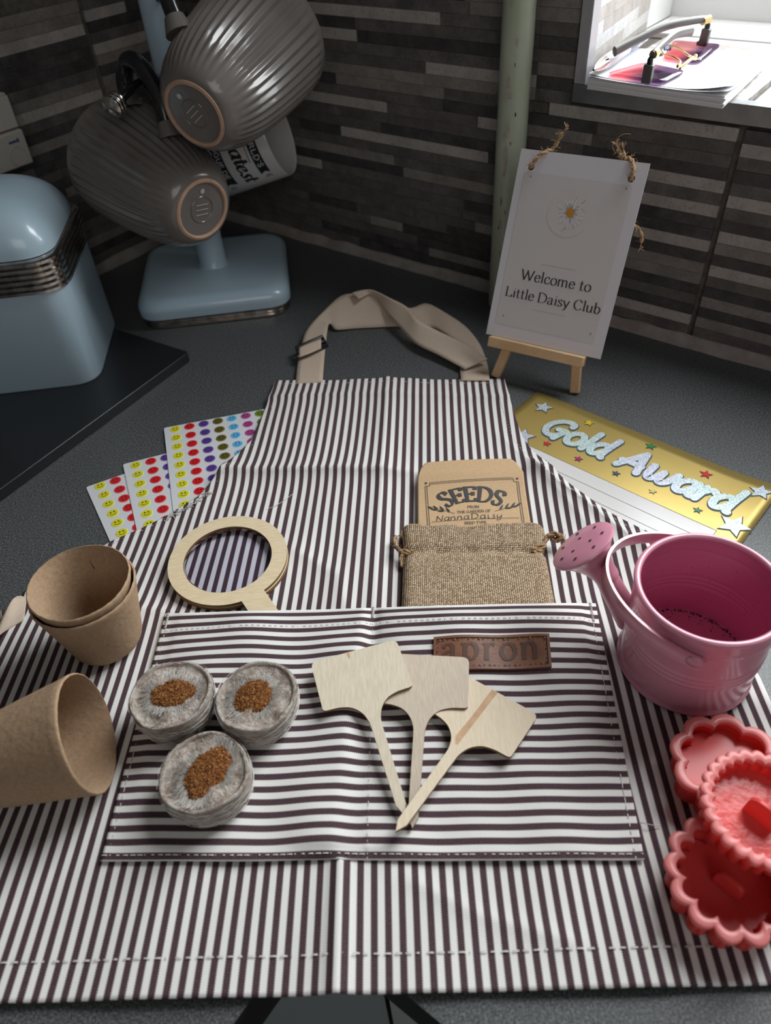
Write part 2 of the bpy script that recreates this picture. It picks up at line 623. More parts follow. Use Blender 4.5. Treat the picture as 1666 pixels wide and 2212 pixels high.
def world_of(p):
    m = p.matrix_basis.copy()
    if p.parent:
        m = world_of(p.parent) @ p.matrix_parent_inverse @ m
    return m


def thing(name, label, cat, loc=(0, 0, 0), group=None):
    o = bpy.data.objects.new(name, None)
    o.empty_display_size = 0.02
    COL.objects.link(o)
    o.location = loc
    return tag(o, label, cat, group)


def tag(o, label, cat, group=None):
    o['label'] = label
    o['category'] = cat
    if group:
        o['group'] = group
    return o


def struct(o):
    o['kind'] = 'structure'
    return o


def bevel(o, width, seg=2, angle=35):
    md = o.modifiers.new('bevel', 'BEVEL')
    md.width = width
    md.segments = seg
    md.limit_method = 'ANGLE'
    md.angle_limit = radians(angle)
    o.data.polygons.foreach_set('use_smooth', [True] * len(o.data.polygons))
    o.data.set_sharp_from_angle(angle=radians(60))
    return o


def frame_mtx(origin, zaxis, xhint=(0, 0, 1)):
    z = Vector(zaxis).normalized()
    x = Vector(xhint)
    x = (x - z * x.dot(z)).normalized()
    y = z.cross(x)
    return Matrix.Translation(Vector(origin)) @ Matrix((x, y, z)).transposed().to_4x4()


def catmull(pts, per=6, closed=False):
    pts = [Vector(p) for p in pts]
    n = len(pts)
    out = []
    for i in range(n if closed else n - 1):
        if closed:
            p0, p1, p2, p3 = pts[i - 1], pts[i], pts[(i + 1) % n], pts[(i + 2) % n]
        else:
            p0, p1, p2, p3 = pts[max(i - 1, 0)], pts[i], pts[i + 1], pts[min(i + 2, n - 1)]
        for k in range(per):
            t = k / per
            out.append(0.5 * ((2 * p1) + (p2 - p0) * t + (2 * p0 - 5 * p1 + 4 * p2 - p3) * t * t + (3 * p1 - p0 - 3 * p2 + p3) * t ** 3))
    if not closed:
        out.append(pts[-1])
    return out


def rounded(poly, r, seg=5):
    """round the corners of a ccw polygon; r one number or one per corner"""
    n = len(poly)
    out = []
    for i, p in enumerate(poly):
        rr = r[i] if isinstance(r, (list, tuple)) else r
        p = Vector(p[:2])
        if rr <= 0:
            out.append(tuple(p))
            continue
        a = (Vector(poly[i - 1][:2]) - p)
        b = (Vector(poly[(i + 1) % n][:2]) - p)
        d = min(rr, a.length * .49, b.length * .49)
        a.normalize()
        b.normalize()
        for k in range(seg + 1):
            t = k / seg
            out.append(tuple(p + a * d * (1 - t) ** 2 + b * d * t ** 2))
    return out


# ------------------------------------------------------------------ stroke lettering
GL = {}


def g(ch, adv, *strokes, serifs=()):
    GL[ch] = (adv, strokes, serifs)


g(' ', .26)
g('A', .68, ('l', [(.04, 0), (.32, .7)]), ('l', [(.32, .7), (.62, 0)]), ('l', [(.15, .24), (.5, .24)]), serifs=((.04, 0), (.62, 0)))
g('B', .58, ('l', [(.1, 0), (.1, .7)]), ('s', [(.1, .7), (.3, .69), (.42, .6), (.4, .44), (.28, .37), (.1, .37)]), ('s', [(.28, .37), (.42, .33), (.5, .19), (.42, .04), (.26, 0), (.1, 0)]), serifs=((.07, 0), (.07, .7)))
g('C', .66, ('s', [(.58, .54), (.5, .66), (.36, .71), (.18, .64), (.07, .46), (.06, .3), (.14, .1), (.32, -.01), (.48, .03), (.6, .15)]))
g('D', .72, ('l', [(.1, 0), (.1, .7)]), ('s', [(.1, .7), (.32, .69), (.52, .6), (.64, .42), (.63, .24), (.5, .07), (.3, 0), (.1, 0)]), serifs=((.07, 0), (.07, .7)))
g('E', .58, ('l', [(.1, 0), (.1, .7)]), ('l', [(.1, .685), (.5, .685)]), ('l', [(.1, .37), (.4, .37)]), ('l', [(.1, .015), (.53, .015)]), ('l', [(.5, .7), (.5, .56)]), ('l', [(.53, 0), (.53, .15)]), ('l', [(.4, .45), (.4, .29)]), serifs=((.07, 0), (.07, .7)))
g('F', .54, ('l', [(.1, 0), (.1, .7)]), ('l', [(.1, .685), (.5, .685)]), ('l', [(.1, .36), (.4, .36)]), ('l', [(.5, .7), (.5, .56)]), serifs=((.1, 0), (.07, .7)))
g('G', .7, ('s', [(.58, .56), (.5, .67), (.34, .71), (.17, .64), (.06, .45), (.06, .26), (.16, .07), (.34, -.01), (.5, .03), (.58, .1)]), ('l', [(.58, .05), (.58, .32)]), ('l', [(.42, .31), (.66, .31)]))
g('H', .72, ('l', [(.1, 0), (.1, .7)]), ('l', [(.6, 0), (.6, .7)]), ('l', [(.1, .36), (.6, .36)]), serifs=((.1, 0), (.1, .7), (.6, 0), (.6, .7)))
g('L', .56, ('l', [(.1, 0), (.1, .7)]), ('l', [(.1, .015), (.5, .015)]), ('l', [(.5, 0), (.5, .17)]), serifs=((.08, 0), (.1, .7)))
g('M', .84, ('l', [(.1, 0), (.1, .7)]), ('l', [(.1, .7), (.41, .08)]), ('l', [(.41, .08), (.72, .7)]), ('l', [(.72, .7), (.72, 0)]), serifs=((.1, 0), (.08, .7), (.72, 0), (.74, .7)))
g('N', .72, ('l', [(.1, 0), (.1, .7)]), ('l', [(.1, .7), (.6, 0)]), ('l', [(.6, 0), (.6, .7)]), serifs=((.1, 0), (.08, .7), (.6, .7)))
g('O', .74, ('s', [(.36, .71), (.16, .62), (.06, .36), (.16, .08), (.36, -.01), (.56, .08), (.66, .36), (.56, .62), (.36, .71)]))
g('P', .58, ('l', [(.1, 0), (.1, .7)]), ('s', [(.1, .7), (.32, .69), (.47, .6), (.47, .43), (.34, .34), (.1, .33)]), serifs=((.1, 0), (.07, .7)))
g('R', .64, ('l', [(.1, 0), (.1, .7)]), ('s', [(.1, .7), (.32, .69), (.46, .6), (.46, .44), (.32, .36), (.1, .35)]), ('l', [(.3, .36), (.56, 0)]), serifs=((.1, 0), (.07, .7), (.57, 0)))
g('S', .54, ('s', [(.44, .55), (.37, .67), (.25, .71), (.12, .66), (.08, .54), (.15, .43), (.3, .35), (.44, .25), (.46, .13), (.37, .02), (.23, -.01), (.11, .05), (.06, .16)]))
g('T', .62, ('l', [(.3, 0), (.3, .7)]), ('l', [(.05, .685), (.56, .685)]), ('l', [(.05, .7), (.05, .56)]), ('l', [(.56, .7), (.56, .56)]), serifs=((.3, 0),))
g('U', .7, ('s', [(.1, .7), (.1, .4), (.11, .16), (.22, .02), (.35, -.01), (.49, .03), (.58, .16), (.6, .4), (.6, .7)]), serifs=((.1, .7), (.6, .7)))
g('W', .98, ('l', [(.04, .7), (.26, 0)]), ('l', [(.26, 0), (.47, .62)]), ('l', [(.44, .7), (.68, 0)]), ('l', [(.68, 0), (.92, .7)]), serifs=((.05, .7), (.9, .7)))
g('X', .66, ('l', [(.06, .7), (.58, 0)]), ('l', [(.56, .7), (.06, 0)]), serifs=((.06, 0), (.06, .7), (.58, 0), (.57, .7)))
g('Y', .64, ('l', [(.04, .7), (.32, .34)]), ('l', [(.6, .7), (.32, .34)]), ('l', [(.32, .36), (.32, 0)]), serifs=((.05, .7), (.59, .7), (.32, 0)))
g("'", .2, ('l', [(.1, .7), (.08, .54)]))
g(':', .2, ('l', [(.09, .36), (.1, .42)]), ('l', [(.07, .03), (.08, .09)]))
g('a', .5, ('s', [(.08, .36), (.13, .44), (.22, .47), (.32, .42), (.34, .3), (.34, .1), (.38, .01), (.45, .03)]), ('s', [(.34, .28), (.2, .25), (.08, .18), (.06, .09), (.11, .01), (.2, -.01), (.29, .05), (.34, .13)]))
g('b', .5, ('l', [(.1, .74), (.1, .02)]), ('s', [(.1, .33), (.17, .43), (.27, .47), (.39, .4), (.44, .24), (.38, .07), (.27, -.01), (.17, .02), (.1, .1)]), serifs=((.06, .735),))
g('c', .44, ('s', [(.38, .35), (.33, .44), (.24, .47), (.12, .41), (.06, .24), (.11, .06), (.23, -.01), (.33, .03), (.4, .11)]))
g('d', .52, ('l', [(.4, .74), (.4, .0)]), ('s', [(.4, .33), (.34, .43), (.24, .47), (.11, .4), (.06, .23), (.11, .06), (.22, -.01), (.33, .03), (.4, .12)]), serifs=((.36, .735), (.44, 0)))
g('e', .46, ('s', [(.07, .265), (.25, .265), (.4, .275), (.37, .39), (.3, .455), (.23, .47), (.12, .41), (.06, .24), (.11, .06), (.23, -.01), (.34, .03), (.41, .11)]))
g('i', .24, ('l', [(.12, 0), (.12, .46)]), ('l', [(.115, .62), (.13, .66)]), serifs=((.12, 0), (.08, .455)))
g('l', .24, ('l', [(.12, 0), (.12, .74)]), serifs=((.12, 0), (.08, .735)))
g('m', .8, ('l', [(.1, 0), (.1, .46)]), ('s', [(.1, .33), (.2, .45), (.29, .46), (.36, .38), (.38, .2), (.38, 0)]), ('s', [(.38, .33), (.48, .45), (.57, .46), (.65, .38), (.67, .2), (.67, 0)]), serifs=((.1, 0), (.07, .455), (.38, 0), (.67, 0)))
g('n', .54, ('l', [(.1, 0), (.1, .46)]), ('s', [(.1, .33), (.2, .45), (.3, .46), (.39, .38), (.41, .2), (.41, 0)]), serifs=((.1, 0), (.07, .455), (.41, 0)))
g('o', .5, ('s', [(.25, .47), (.12, .41), (.05, .23), (.12, .05), (.25, -.01), (.38, .05), (.45, .23), (.38, .41), (.25, .47)]))
g('p', .52, ('l', [(.1, .46), (.1, -.22)]), ('s', [(.1, .33), (.17, .43), (.27, .47), (.39, .4), (.44, .24), (.38, .07), (.27, -.01), (.17, .03), (.1, .1)]), serifs=((.1, -.22), (.06, .455)))
g('r', .38, ('l', [(.1, 0), (.1, .46)]), ('s', [(.1, .3), (.17, .42), (.25, .465), (.34, .43)]), serifs=((.1, 0), (.07, .455)))
g('s', .4, ('s', [(.32, .37), (.27, .45), (.19, .47), (.1, .43), (.08, .34), (.15, .27), (.26, .21), (.33, .13), (.29, .03), (.19, -.01), (.1, .02), (.05, .1)]))
g('t', .34, ('s', [(.14, .62), (.14, .35), (.14, .1), (.2, .0), (.31, .04)]), ('l', [(.03, .44), (.3, .44)]))
g('u', .54, ('s', [(.1, .46), (.1, .2), (.13, .04), (.22, -.01), (.33, .04), (.41, .16)]), ('l', [(.41, .46), (.41, 0)]), serifs=((.07, .455), (.38, .455), (.44, 0)))
g('w', .7, ('l', [(.04, .46), (.2, 0)]), ('l', [(.2, 0), (.34, .42)]), ('l', [(.33, .46), (.49, 0)]), ('l', [(.49, 0), (.65, .46)]), serifs=((.05, .455), (.64, .455)))
g('y', .5, ('l', [(.04, .46), (.24, .02)]), ('s', [(.44, .46), (.32, .18), (.22, -.08), (.14, -.2), (.05, -.2)]), serifs=((.05, .455), (.43, .455)))
# rounder single-storey forms for brush and handwriting
GB = dict(GL)
_g = GL
GL = GB
g('a', .52, ('s', [(.4, .38), (.3, .47), (.16, .43), (.06, .27), (.09, .07), (.2, 0), (.32, .1), (.4, .3)]), ('s', [(.42, .47), (.4, .2), (.42, .02), (.49, .0)]))
g('l', .26, ('s', [(.13, .76), (.13, .4), (.13, .0)]))
g('d', .54, ('s', [(.4, .36), (.3, .46), (.16, .42), (.06, .25), (.1, .06), (.21, 0), (.33, .1), (.4, .28)]), ('s', [(.43, .78), (.41, .4), (.42, .05), (.48, -.02)]))
g('w', .76, ('s', [(.05, .46), (.1, .12), (.2, .0), (.3, .12), (.36, .36)]), ('s', [(.36, .36), (.38, .12), (.48, .0), (.6, .14), (.66, .46)]))
g('r', .4, ('s', [(.1, .47), (.1, .25), (.1, 0)]), ('s', [(.1, .25), (.18, .4), (.28, .46), (.36, .4)]))
g('G', .72, ('s', [(.58, .58), (.56, .67), (.42, .71), (.22, .64), (.08, .45), (.06, .24), (.17, .05), (.34, .0), (.5, .1), (.56, .3)]), ('s', [(.36, .3), (.5, .33), (.62, .31)]), ('s', [(.56, .3), (.52, .1), (.5, -.06)]))
g('A', .72, ('s', [(.06, .0), (.2, .3), (.38, .7)]), ('s', [(.38, .7), (.48, .35), (.6, -.02)]), ('s', [(.06, .22), (.3, .24), (.56, .24)]))
g('t', .36, ('s', [(.2, .66), (.17, .3), (.2, .03), (.33, .08)]), ('s', [(.04, .44), (.18, .46), (.34, .46)]))
g('s', .42, ('s', [(.1, .05), (.2, .0), (.31, .08), (.28, .22), (.2, .34), (.25, .46), (.34, .44)]))
g('e', .48, ('s', [(.1, .2), (.28, .26), (.36, .36), (.3, .46), (.17, .42), (.07, .24), (.14, .04), (.28, .01), (.44, .14)]))
g('m', .82, ('s', [(.08, .46), (.09, .2), (.08, 0)]), ('s', [(.08, .2), (.2, .44), (.32, .44), (.34, .2), (.33, 0)]), ('s', [(.33, .2), (.46, .44), (.6, .44), (.62, .2), (.66, .02), (.78, .08)]))
g('u', .56, ('s', [(.08, .46), (.08, .18), (.16, .02), (.3, .06), (.4, .24)]), ('s', [(.42, .46), (.4, .2), (.42, .03), (.54, .06)]))
g('n', .56, ('s', [(.06, .44), (.08, .2), (.07, 0)]), ('s', [(.07, .2), (.18, .43), (.32, .44), (.38, .25), (.4, .02), (.5, .05)]))
g('g', .52, ('s', [(.4, .38), (.3, .46), (.16, .42), (.06, .26), (.1, .06), (.21, .02), (.33, .12), (.4, .3)]), ('s', [(.42, .46), (.4, .1), (.34, -.16), (.18, -.24), (.06, -.16)]))
g('i', .26, ('s', [(.1, .44), (.1, .2), (.14, .01), (.24, .05)]), ('l', [(.1, .62), (.13, .64)]))
g('y', .52, ('s', [(.06, .44), (.08, .16), (.2, .1), (.36, .3)]), ('s', [(.4, .46), (.36, .1), (.24, -.2), (.06, -.2), (.06, -.1)]))
g('N', .7, ('s', [(.1, 0), (.12, .4), (.12, .68)]), ('s', [(.12, .68), (.32, .3), (.52, .02)]), ('s', [(.52, .02), (.55, .4), (.58, .72)]))
g('D', .7, ('s', [(.14, .68), (.13, .4), (.12, 0)]), ('s', [(.02, .66), (.3, .7), (.54, .55), (.6, .3), (.44, .06), (.08, .0)]))
GL = _g


def text_strokes(s, size, font, track=0.0, slant=0.0):
    """list of (polyline of (x, y), is_serif) and the total width"""
    out, x = [], 0.0
    for ch in s:
        adv, strokes, serifs = font[ch]
        for kind, pts in strokes:
            q = [Vector((p[0], p[1], 0)) for p in pts]
            if kind == 's':
                q = catmull(q, 5)
            elif len(q) == 2:
                q = [q[0].lerp(q[1], t / 3) for t in range(4)]
            out.append(([((p.x + x + p.y * slant) * size, p.y * size) for p in q], False))
        for (sx, sy) in serifs:
            out.append(([((sx + x - .075 + sy * slant) * size, sy * size), ((sx + x + sy * slant) * size, sy * size), ((sx + x + .075 + sy * slant) * size, sy * size)], True))
        x += adv + track
    return out, x * size


def draw_text(mb, s, size, mp, font=None, thick=.09, thin=.03, pen=20, serif=True, round_=False, track=0.0, slant=0.0, align='l', grow=0.0, mi=0):
    """ribbons laid through mp(x, y) -> 3D"""
    st, w = text_strokes(s, size, font or GL, track, slant)
    x0 = {'l': 0, 'c': -w / 2, 'r': -w}[align]
    pr = radians(pen)
    base = mp
    o0, ox, oy = Vector(base(0, 0)), Vector(base(1e-4, 0)), Vector(base(0, 1e-4))
    up = (ox - o0).cross(oy - o0).normalized()
    step = [0]
    mp = lambda x, y: Vector(base(x, y)) + up * (step[0] * 4e-6)
    for pl, is_serif in st:
        step[0] += 1
        if is_serif and not serif:
            continue
        n = len(pl)
        L, Rr = [], []
        for i, (x, y) in enumerate(pl):
            ax, ay = pl[max(i - 1, 0)]
            bx, by = pl[min(i + 1, n - 1)]
            dx, dy = bx - ax, by - ay
            ln = hypot(dx, dy) or 1e-9
            dx, dy = dx / ln, dy / ln
            th = atan2(dy, dx)
            wd = thin if is_serif else thin + (thick - thin) * abs(sin(th - pr))
            wd = wd * size / 2 + grow
            L.append((x - dy * wd, y + dx * wd))
            Rr.append((x + dy * wd, y - dx * wd))
        vs = [mp(p[0] + x0, p[1]) for p in L] + [mp(p[0] + x0, p[1]) for p in Rr]
        fs = [(i, n + i, n + i + 1, i + 1) for i in range(n - 1)]
        mb.add(vs, fs, mi)
        if round_:
            for e in (0, n - 1):
                cx, cy = pl[e]
                rr = hypot(L[e][0] - cx, L[e][1] - cy)
                c = [mp(cx + x0 + rr * cos(2 * pi * k / 10), cy + rr * sin(2 * pi * k / 10)) for k in range(10)]
                step[0] += 1
                mb.add([p + up * 2e-6 for p in c], [tuple(range(10))], mi)
    return w


def disc(mb, mp, cx, cy, r, n=20, mi=0, ry=None):
    mb.add([mp(cx + r * cos(2 * pi * k / n), cy + (ry or r) * sin(2 * pi * k / n)) for k in range(n)], [tuple(range(n))], mi)


def bar(mb, mp, x0, y0, x1, y1, w, mi=0, seg=1):
    dx, dy = x1 - x0, y1 - y0
    ln = hypot(dx, dy)
    nx, ny = -dy / ln * w / 2, dx / ln * w / 2
    for k in range(seg):
        a, b = k / seg, (k + 1) / seg
        ax, ay, bx, by = x0 + dx * a, y0 + dy * a, x0 + dx * b, y0 + dy * b
        mb.add([mp(ax - nx, ay - ny), mp(bx - nx, by - ny), mp(bx + nx, by + ny), mp(ax + nx, ay + ny)], [(0, 1, 2, 3)], mi)


# ================================================================== setting
def box_ab(mb, a0, a1, b0, b1, z0, z1, mi=0):
    vs = [W(a, b, z) for a in (a0, a1) for b in (b0, b1) for z in (z0, z1)]
    mb.add(vs, [(0, 1, 3, 2), (4, 6, 7, 5), (0, 4, 5, 1), (2, 3, 7, 6), (0, 2, 6, 4), (1, 5, 7, 3)], mi)


mb = MB()
box_ab(mb, -0.15, 0.466, -0.26, -0.0028, -0.90, 1.60)
box_ab(mb, 0.466, 1.12, -0.26, -0.0028, -0.90, 0.1995)
box_ab(mb, 0.466, 1.12, -0.26, -0.0028, 1.20, 1.60)
box_ab(mb, 1.12, 2.60, -0.26, -0.0028, -0.90, 1.60)
# splayed left side of the window recess
mb.add([W(0.466, -0.0028, 0.19), W(0.4895, -0.0028, 0.19), W(0.4665, -0.19, 0.19), W(0.466, -0.0028, 1.2), W(0.4895, -0.0028, 1.2), W(0.4665, -0.19, 1.2)],
       [(0, 1, 2), (3, 5, 4), (1, 4, 5, 2), (0, 3, 4, 1)])
wall_back = struct(mb.build('wall_back', M['grout']))
mb = MB()
box_ab(mb, -0.15, -0.0028, -0.26, 2.6, -0.90, 1.60)
wall_left = struct(mb.build('wall_left', M['grout']))

unit = {}
for key, mt in STRIP.items():
    q = MB()
    q.box((0, 0, 0), (1, 1, 1))
    o = q.build('stone_strip', mt)
    unit[key] = o.data
    bpy.data.objects.remove(o)


def strip(parent, key, center, ax, ay, size):
    o = bpy.data.objects.new('stone_strip', unit[key])
    COL.objects.link(o)
    R3 = Matrix((ax, ay, Vector((0, 0, 1)))).transposed().to_4x4()
    o.matrix_basis = Matrix.Translation(center) @ R3 @ Matrix.Diagonal((*size, 1))
    o.parent = parent


RH = 0.0098
Z0 = 0.0105
# (row, from, to, tone) strips seen plainly in the photograph
KNOWN = [(23, .10, .352, 'L'), (23, .352, .45, 'd'), (21, .14, .257, 'L'), (21, .257, .42, 'D'), (22, .12, .256, 'D'), (22, .256, .45, 'd'),
         (20, .13, .30, 'd'), (20, .30, .45, 'd'), (19, .20, .336, 'd'), (19, .336, .45, 'L'), (18, .12, .334, 'M'), (18, .334, .45, 'M'), (17, .12, .226, 'D'), (17, .226, .356, 'M'), (17, .356, .447, 'd'),
         (16, .18, .355, 'd'), (16, .355, .445, 'D'), (15, .13, .289, 'L'), (15, .289, .393, 'd'), (15, .393, .445, 'L'), (15, .445, .507, 'M'),
         (17, .464, .6235, 'L'), (16, .51, .6235, 'd'), (14, .20, .30, 'd'), (14, .30, .5, 'd'), (13, .28, .45, 'D'), (13, .45, .56, 'd'), (13, .56, .6235, 'L'), (12, .227, .406, 'L'), (12, .406, .54, 'D'),
         (11, .20, .40, 'd'), (11, .555, .6235, 'L'), (10, .10, .295, 'M'), (10, .295, .42, 'd'), (9, .306, .43, 'M'), (9, .16, .306, 'D'), (8, .08, .195, 'L'), (8, .195, .34, 'd'), (8, .557, .6235, 'L'), (10, .50, .6235, 'D'), (9, .52, .6235, 'D'),
         (7, .52, .6235, 'D'), (6, .50, .6235, 'M'), (5, .50, .6235, 'M'), (5, .394, .43, 'M'), (4, .50, .6235, 'D'), (3, .258, .303, 'M'), (3, .303, .42, 'D'), (3, .52, .6235, 'd'), (2, .52, .6235, 'D'), (1, .50, .6235, 'L'), (0, .14, .24, 'd'), (0, .48, .6235, 'd'), (4, .24, .36, 'd')]
RIGHT = {17: 'D', 16: 'L', 15: 'd', 14: 'D', 13: 'd', 12: 'L', 11: 'd', 10: 'D', 9: 'L', 8: 'M', 7: 'D', 6: 'L', 5: 'd', 4: 'D', 3: 'M', 2: 'D', 1: 'M', 0: 'd'}
rs = random.Random(11)
for row in range(0, 27):
    zc_ = Z0 + (row + .5) * RH
    lim = 0.484 if row > 17 else 0.6235
    known = sorted(k for k in KNOWN if k[0] == row)
    segs, cur = [], 0.022
    for (_, a0, a1, key) in known:
        while a0 - cur > 0.02:
            ln = min(a0 - cur, rs.uniform(.08, .2))
            if a0 - cur - ln < .03:
                ln = a0 - cur
            segs.append((cur, cur + ln, rs.choice('ddDDdM' if row < 22 else 'ddDMd')))
            cur += ln
        segs.append((max(a0, cur), a1, key))
        cur = a1
    while lim - cur > 0.004:
        ln = min(lim - cur, rs.uniform(.08, .2))
        if lim - cur - ln < .03:
            ln = lim - cur
        segs.append((cur, cur + ln, rs.choice('ddDDdM')))
        cur += ln
    segs.append((0.0, 0.0175, rs.choice('dD')))
    if row <= 17:
        segs.append((0.6285, 0.6285 + rs.uniform(.07, .12), RIGHT[row]))
    for (a0, a1, key) in segs:
        a1 = min(a1, lim) if a1 < 0.6236 else a1
        if a1 - a0 < 0.003:
            continue
        th = 0.0028 + rs.uniform(0, .0007)
        strip(wall_back, key, W((a0 + a1) / 2, -0.0028 + th / 2, zc_), D1, -D2, (a1 - a0 - .00035, th, RH - .00025))
KL = [(23, .12, .30, 'M'), (22, .12, .33, 'L'), (23, .063, .114, 'L'), (23, .0, .063, 'D'), (20, .042, .114, 'L'), (20, .12, .25, 'D'), (17, .03, .114, 'M'), (17, .12, .231, 'M'), (16, .12, .245, 'L'), (13, .15, .23, 'M'), (14, .12, .22, 'D'), (19, .12, .3, 'D'), (18, .12, .26, 'd'), (21, .12, .22, 'D'), (22, .04, .114, 'D'),
      (2, .12, .26, 'M'), (1, .02, .114, 'd'), (1, .12, .25, 'D'), (0, .02, .114, 'M'), (0, .12, .25, 'd')]
for row in range(0, 25):
    zc_ = Z0 + (row + .5) * RH
    known = sorted(k for k in KL if k[0] == row)
    segs, cur = [], 0.0008
    stops = [(0.114, 0.119), (0.42, 0.42)]
    items = [(k[1], k[2], k[3]) for k in known]
    for (s0, s1) in stops:
        for (a0, a1, key) in [it for it in items if it[0] < s0 and it[0] >= cur - .01]:
            if a0 - cur > .02:
                segs.append((cur, a0, rs.choice('dDD')))
            segs.append((max(cur, a0), min(a1, s0), key))
            cur = min(a1, s0)
        while s0 - cur > .004:
            ln = min(s0 - cur, rs.uniform(.07, .16))
            if s0 - cur - ln < .03:
                ln = s0 - cur
            segs.append((cur, cur + ln, rs.choice('dDDdM')))
            cur += ln
        cur = s1
    for (b0, b1, key) in segs:
        if b1 - b0 < 0.003:
            continue
        th = 0.0028 + rs.uniform(0, .0007)
        strip(wall_left, key, W(-0.0028 + th / 2, (b0 + b1) / 2, zc_), D2, D1, (b1 - b0 - .00035, th, RH - .00025))
# window recess side and sill strips, overexposure painted in as a pale tone
side_dir = (W(0.4665, -0.19, 0) - W(0.4895, -0.0028, 0))
sd = side_dir.normalized()
sn = Vector((-sd.y, sd.x, 0))
if sn.dot(D1) < 0:
    sn = -sn
for row in range(0, 14):
    zc_ = 0.2035 + (row + .5) * RH
    cur, L_ = 0.001, side_dir.length
    while L_ - cur > .004:
        ln = min(L_ - cur, rs.uniform(.03, .09))
        if L_ - cur - ln < .02:
            ln = L_ - cur
        strip(wall_back, rs.choice('WLLW'), W(0.4895, -0.0028, zc_) + sd * (cur + ln / 2) + sn * 0.0014, sd, sn, (ln - .0003, .0028, RH - .0002))
        cur += ln
for k in range(19):
    b1 = -0.001 - k * RH
    for (a0, a1) in ((0.4935, 0.6215), (0.6265, 0.75)):
        bb = b1 - RH / 2
        st = max(a0, 0.4895 + bb * 0.123 + .002) if a0 < .5 else a0
        for (s0, s1) in ((st, (st + a1) / 2 + .02 * (k % 3)), ((st + a1) / 2 + .02 * (k % 3), a1)):
            o = bpy.data.objects.new('stone_strip', unit[rs.choice('WLW')])
            COL.objects.link(o)
            R3 = Matrix((D1, -D2, Vector((0, 0, 1)))).transposed().to_4x4()
            o.matrix_basis = Matrix.Translation(W((s0 + s1) / 2, bb, 0.2015)) @ R3 @ Matrix.Diagonal((s1 - s0 - .0003, RH - .0003, 0.004, 1))
            o.parent = wall_back

mb = MB()
box_ab(mb, 0.75, 1.12, -0.19, -0.0005, 0.1995, 0.2035)
o = mb.build('sill_tile', STRIP['W'], wall_back)

# floor and sealant lines
mb = MB()
box_ab(mb, -0.1, 2.6, -0.1, 2.6, -0.93, -0.90)
struct(mb.build('floor', M['floor']))


def bead(name, p0, p1, along, nrm, seed):
    q = MB()
    r_ = random.Random(seed)
    n = 60
    rows = []
    for i in range(n + 1):
        p = p0.lerp(p1, i / n)
        h = .0105 + r_.uniform(-.0012, .0012)
        d = .0062 + r_.uniform(-.0012, .0012)
        rows.append([p + nrm * d, p + nrm * (d * .8) + Vector((0, 0, .004)), p + nrm * .0025 + Vector((0, 0, h * .9)), p + nrm * .0002 + Vector((0, 0, h)), p])
    vs = [v for r in rows for v in r]
    fs = [(i * 5 + j, i * 5 + (j + 1) % 5, (i + 1) * 5 + (j + 1) % 5, (i + 1) * 5 + j) for i in range(n) for j in range(5)]
    q.add(vs, fs)
    struct(q.build(name, M['sealant'], smooth=True))


bead('trim_1', W(0.002, 0.0002, 0), W(1.2, 0.0002, 0), D1, D2, 1)
bead('trim_2', W(0.0002, 0.002, 0), W(0.0002, 1.2, 0), D2, D1, 2)
mb = MB()
box_ab(mb, 0.4855, 1.13, 0.0006, 0.0042, 0.1905, 0.2045)
box_ab(mb, 0.4935, 1.13, -0.008, 0.0042, 0.2036, 0.2046)
struct(bevel(mb.build('trim_3', M['steel_trim']), .0006))
mb = MB()
box_ab(mb, 0.4858, 0.4952, 0.0006, 0.0040, 0.2046, 1.2)
box_ab(mb, 0.4944, 0.4956, -0.010, 0.0040, 0.2046, 1.2)
struct(bevel(mb.build('trim_4', simple('pale_trim', (.46, .45, .47), .38, metal=.25)), .0005))

# window: white frame, lining, sill, glass
mb = MB()
box_ab(mb, 0.4585, 1.16, -0.345, -0.262, 0.1995, 0.275)
box_ab(mb, 0.4585, 0.53, -0.345, -0.262, 0.275, 1.2)
box_ab(mb, 1.08, 1.16, -0.345, -0.262, 0.275, 1.2)
box_ab(mb, 0.53, 1.08, -0.345, -0.262, 1.13, 1.2)
win = struct(bevel(mb.build('window_1', M['upvc']), .004))
mb = MB()
box_ab(mb, 0.4605, 0.4665, -0.262, -0.1905, 0.2045, 1.2)
bevel(mb.build('frame_lining', M['upvc'], win), .001)
mb = MB()
box_ab(mb, 0.4668, 1.12, -0.262, -0.1885, 0.1997, 0.2050)
bevel(mb.build('window_sill', M['upvc'], win), .001)
mb = MB()
box_ab(mb, 0.53, 1.08, -0.302, -0.298, 0.275, 1.13)
mb.build('pane', M['pane'], win)

# ------------------------------------------------------------------ worktop and base cabinets
ia, ib = 0.657, 0.581


def wtop(r):
    return rounded([(0.0, 0.0), (0.0, 1.5), (ia, 1.5), (ia, ib), (1.6, ib), (1.6, 0.0)], [0, 0, 0, 0.012, 0, 0])


mb = MB()
pl = [W(a, b, 0) for a, b in wtop(0)]
pl2 = [(p.x, p.y) for p in pl]
mb.prism(pl2[::-1] if sum(pl2[i - 1][0] * pl2[i][1] - pl2[i][0] * pl2[i - 1][1] for i in range(len(pl2))) < 0 else pl2, -0.038, 0.0, side_mi=1)
wt = mb.build('worktop', [M['counter'], M['edge_black']])
tag(wt, 'dark grey speckled laminate worktop running round the corner under everything', 'worktop')

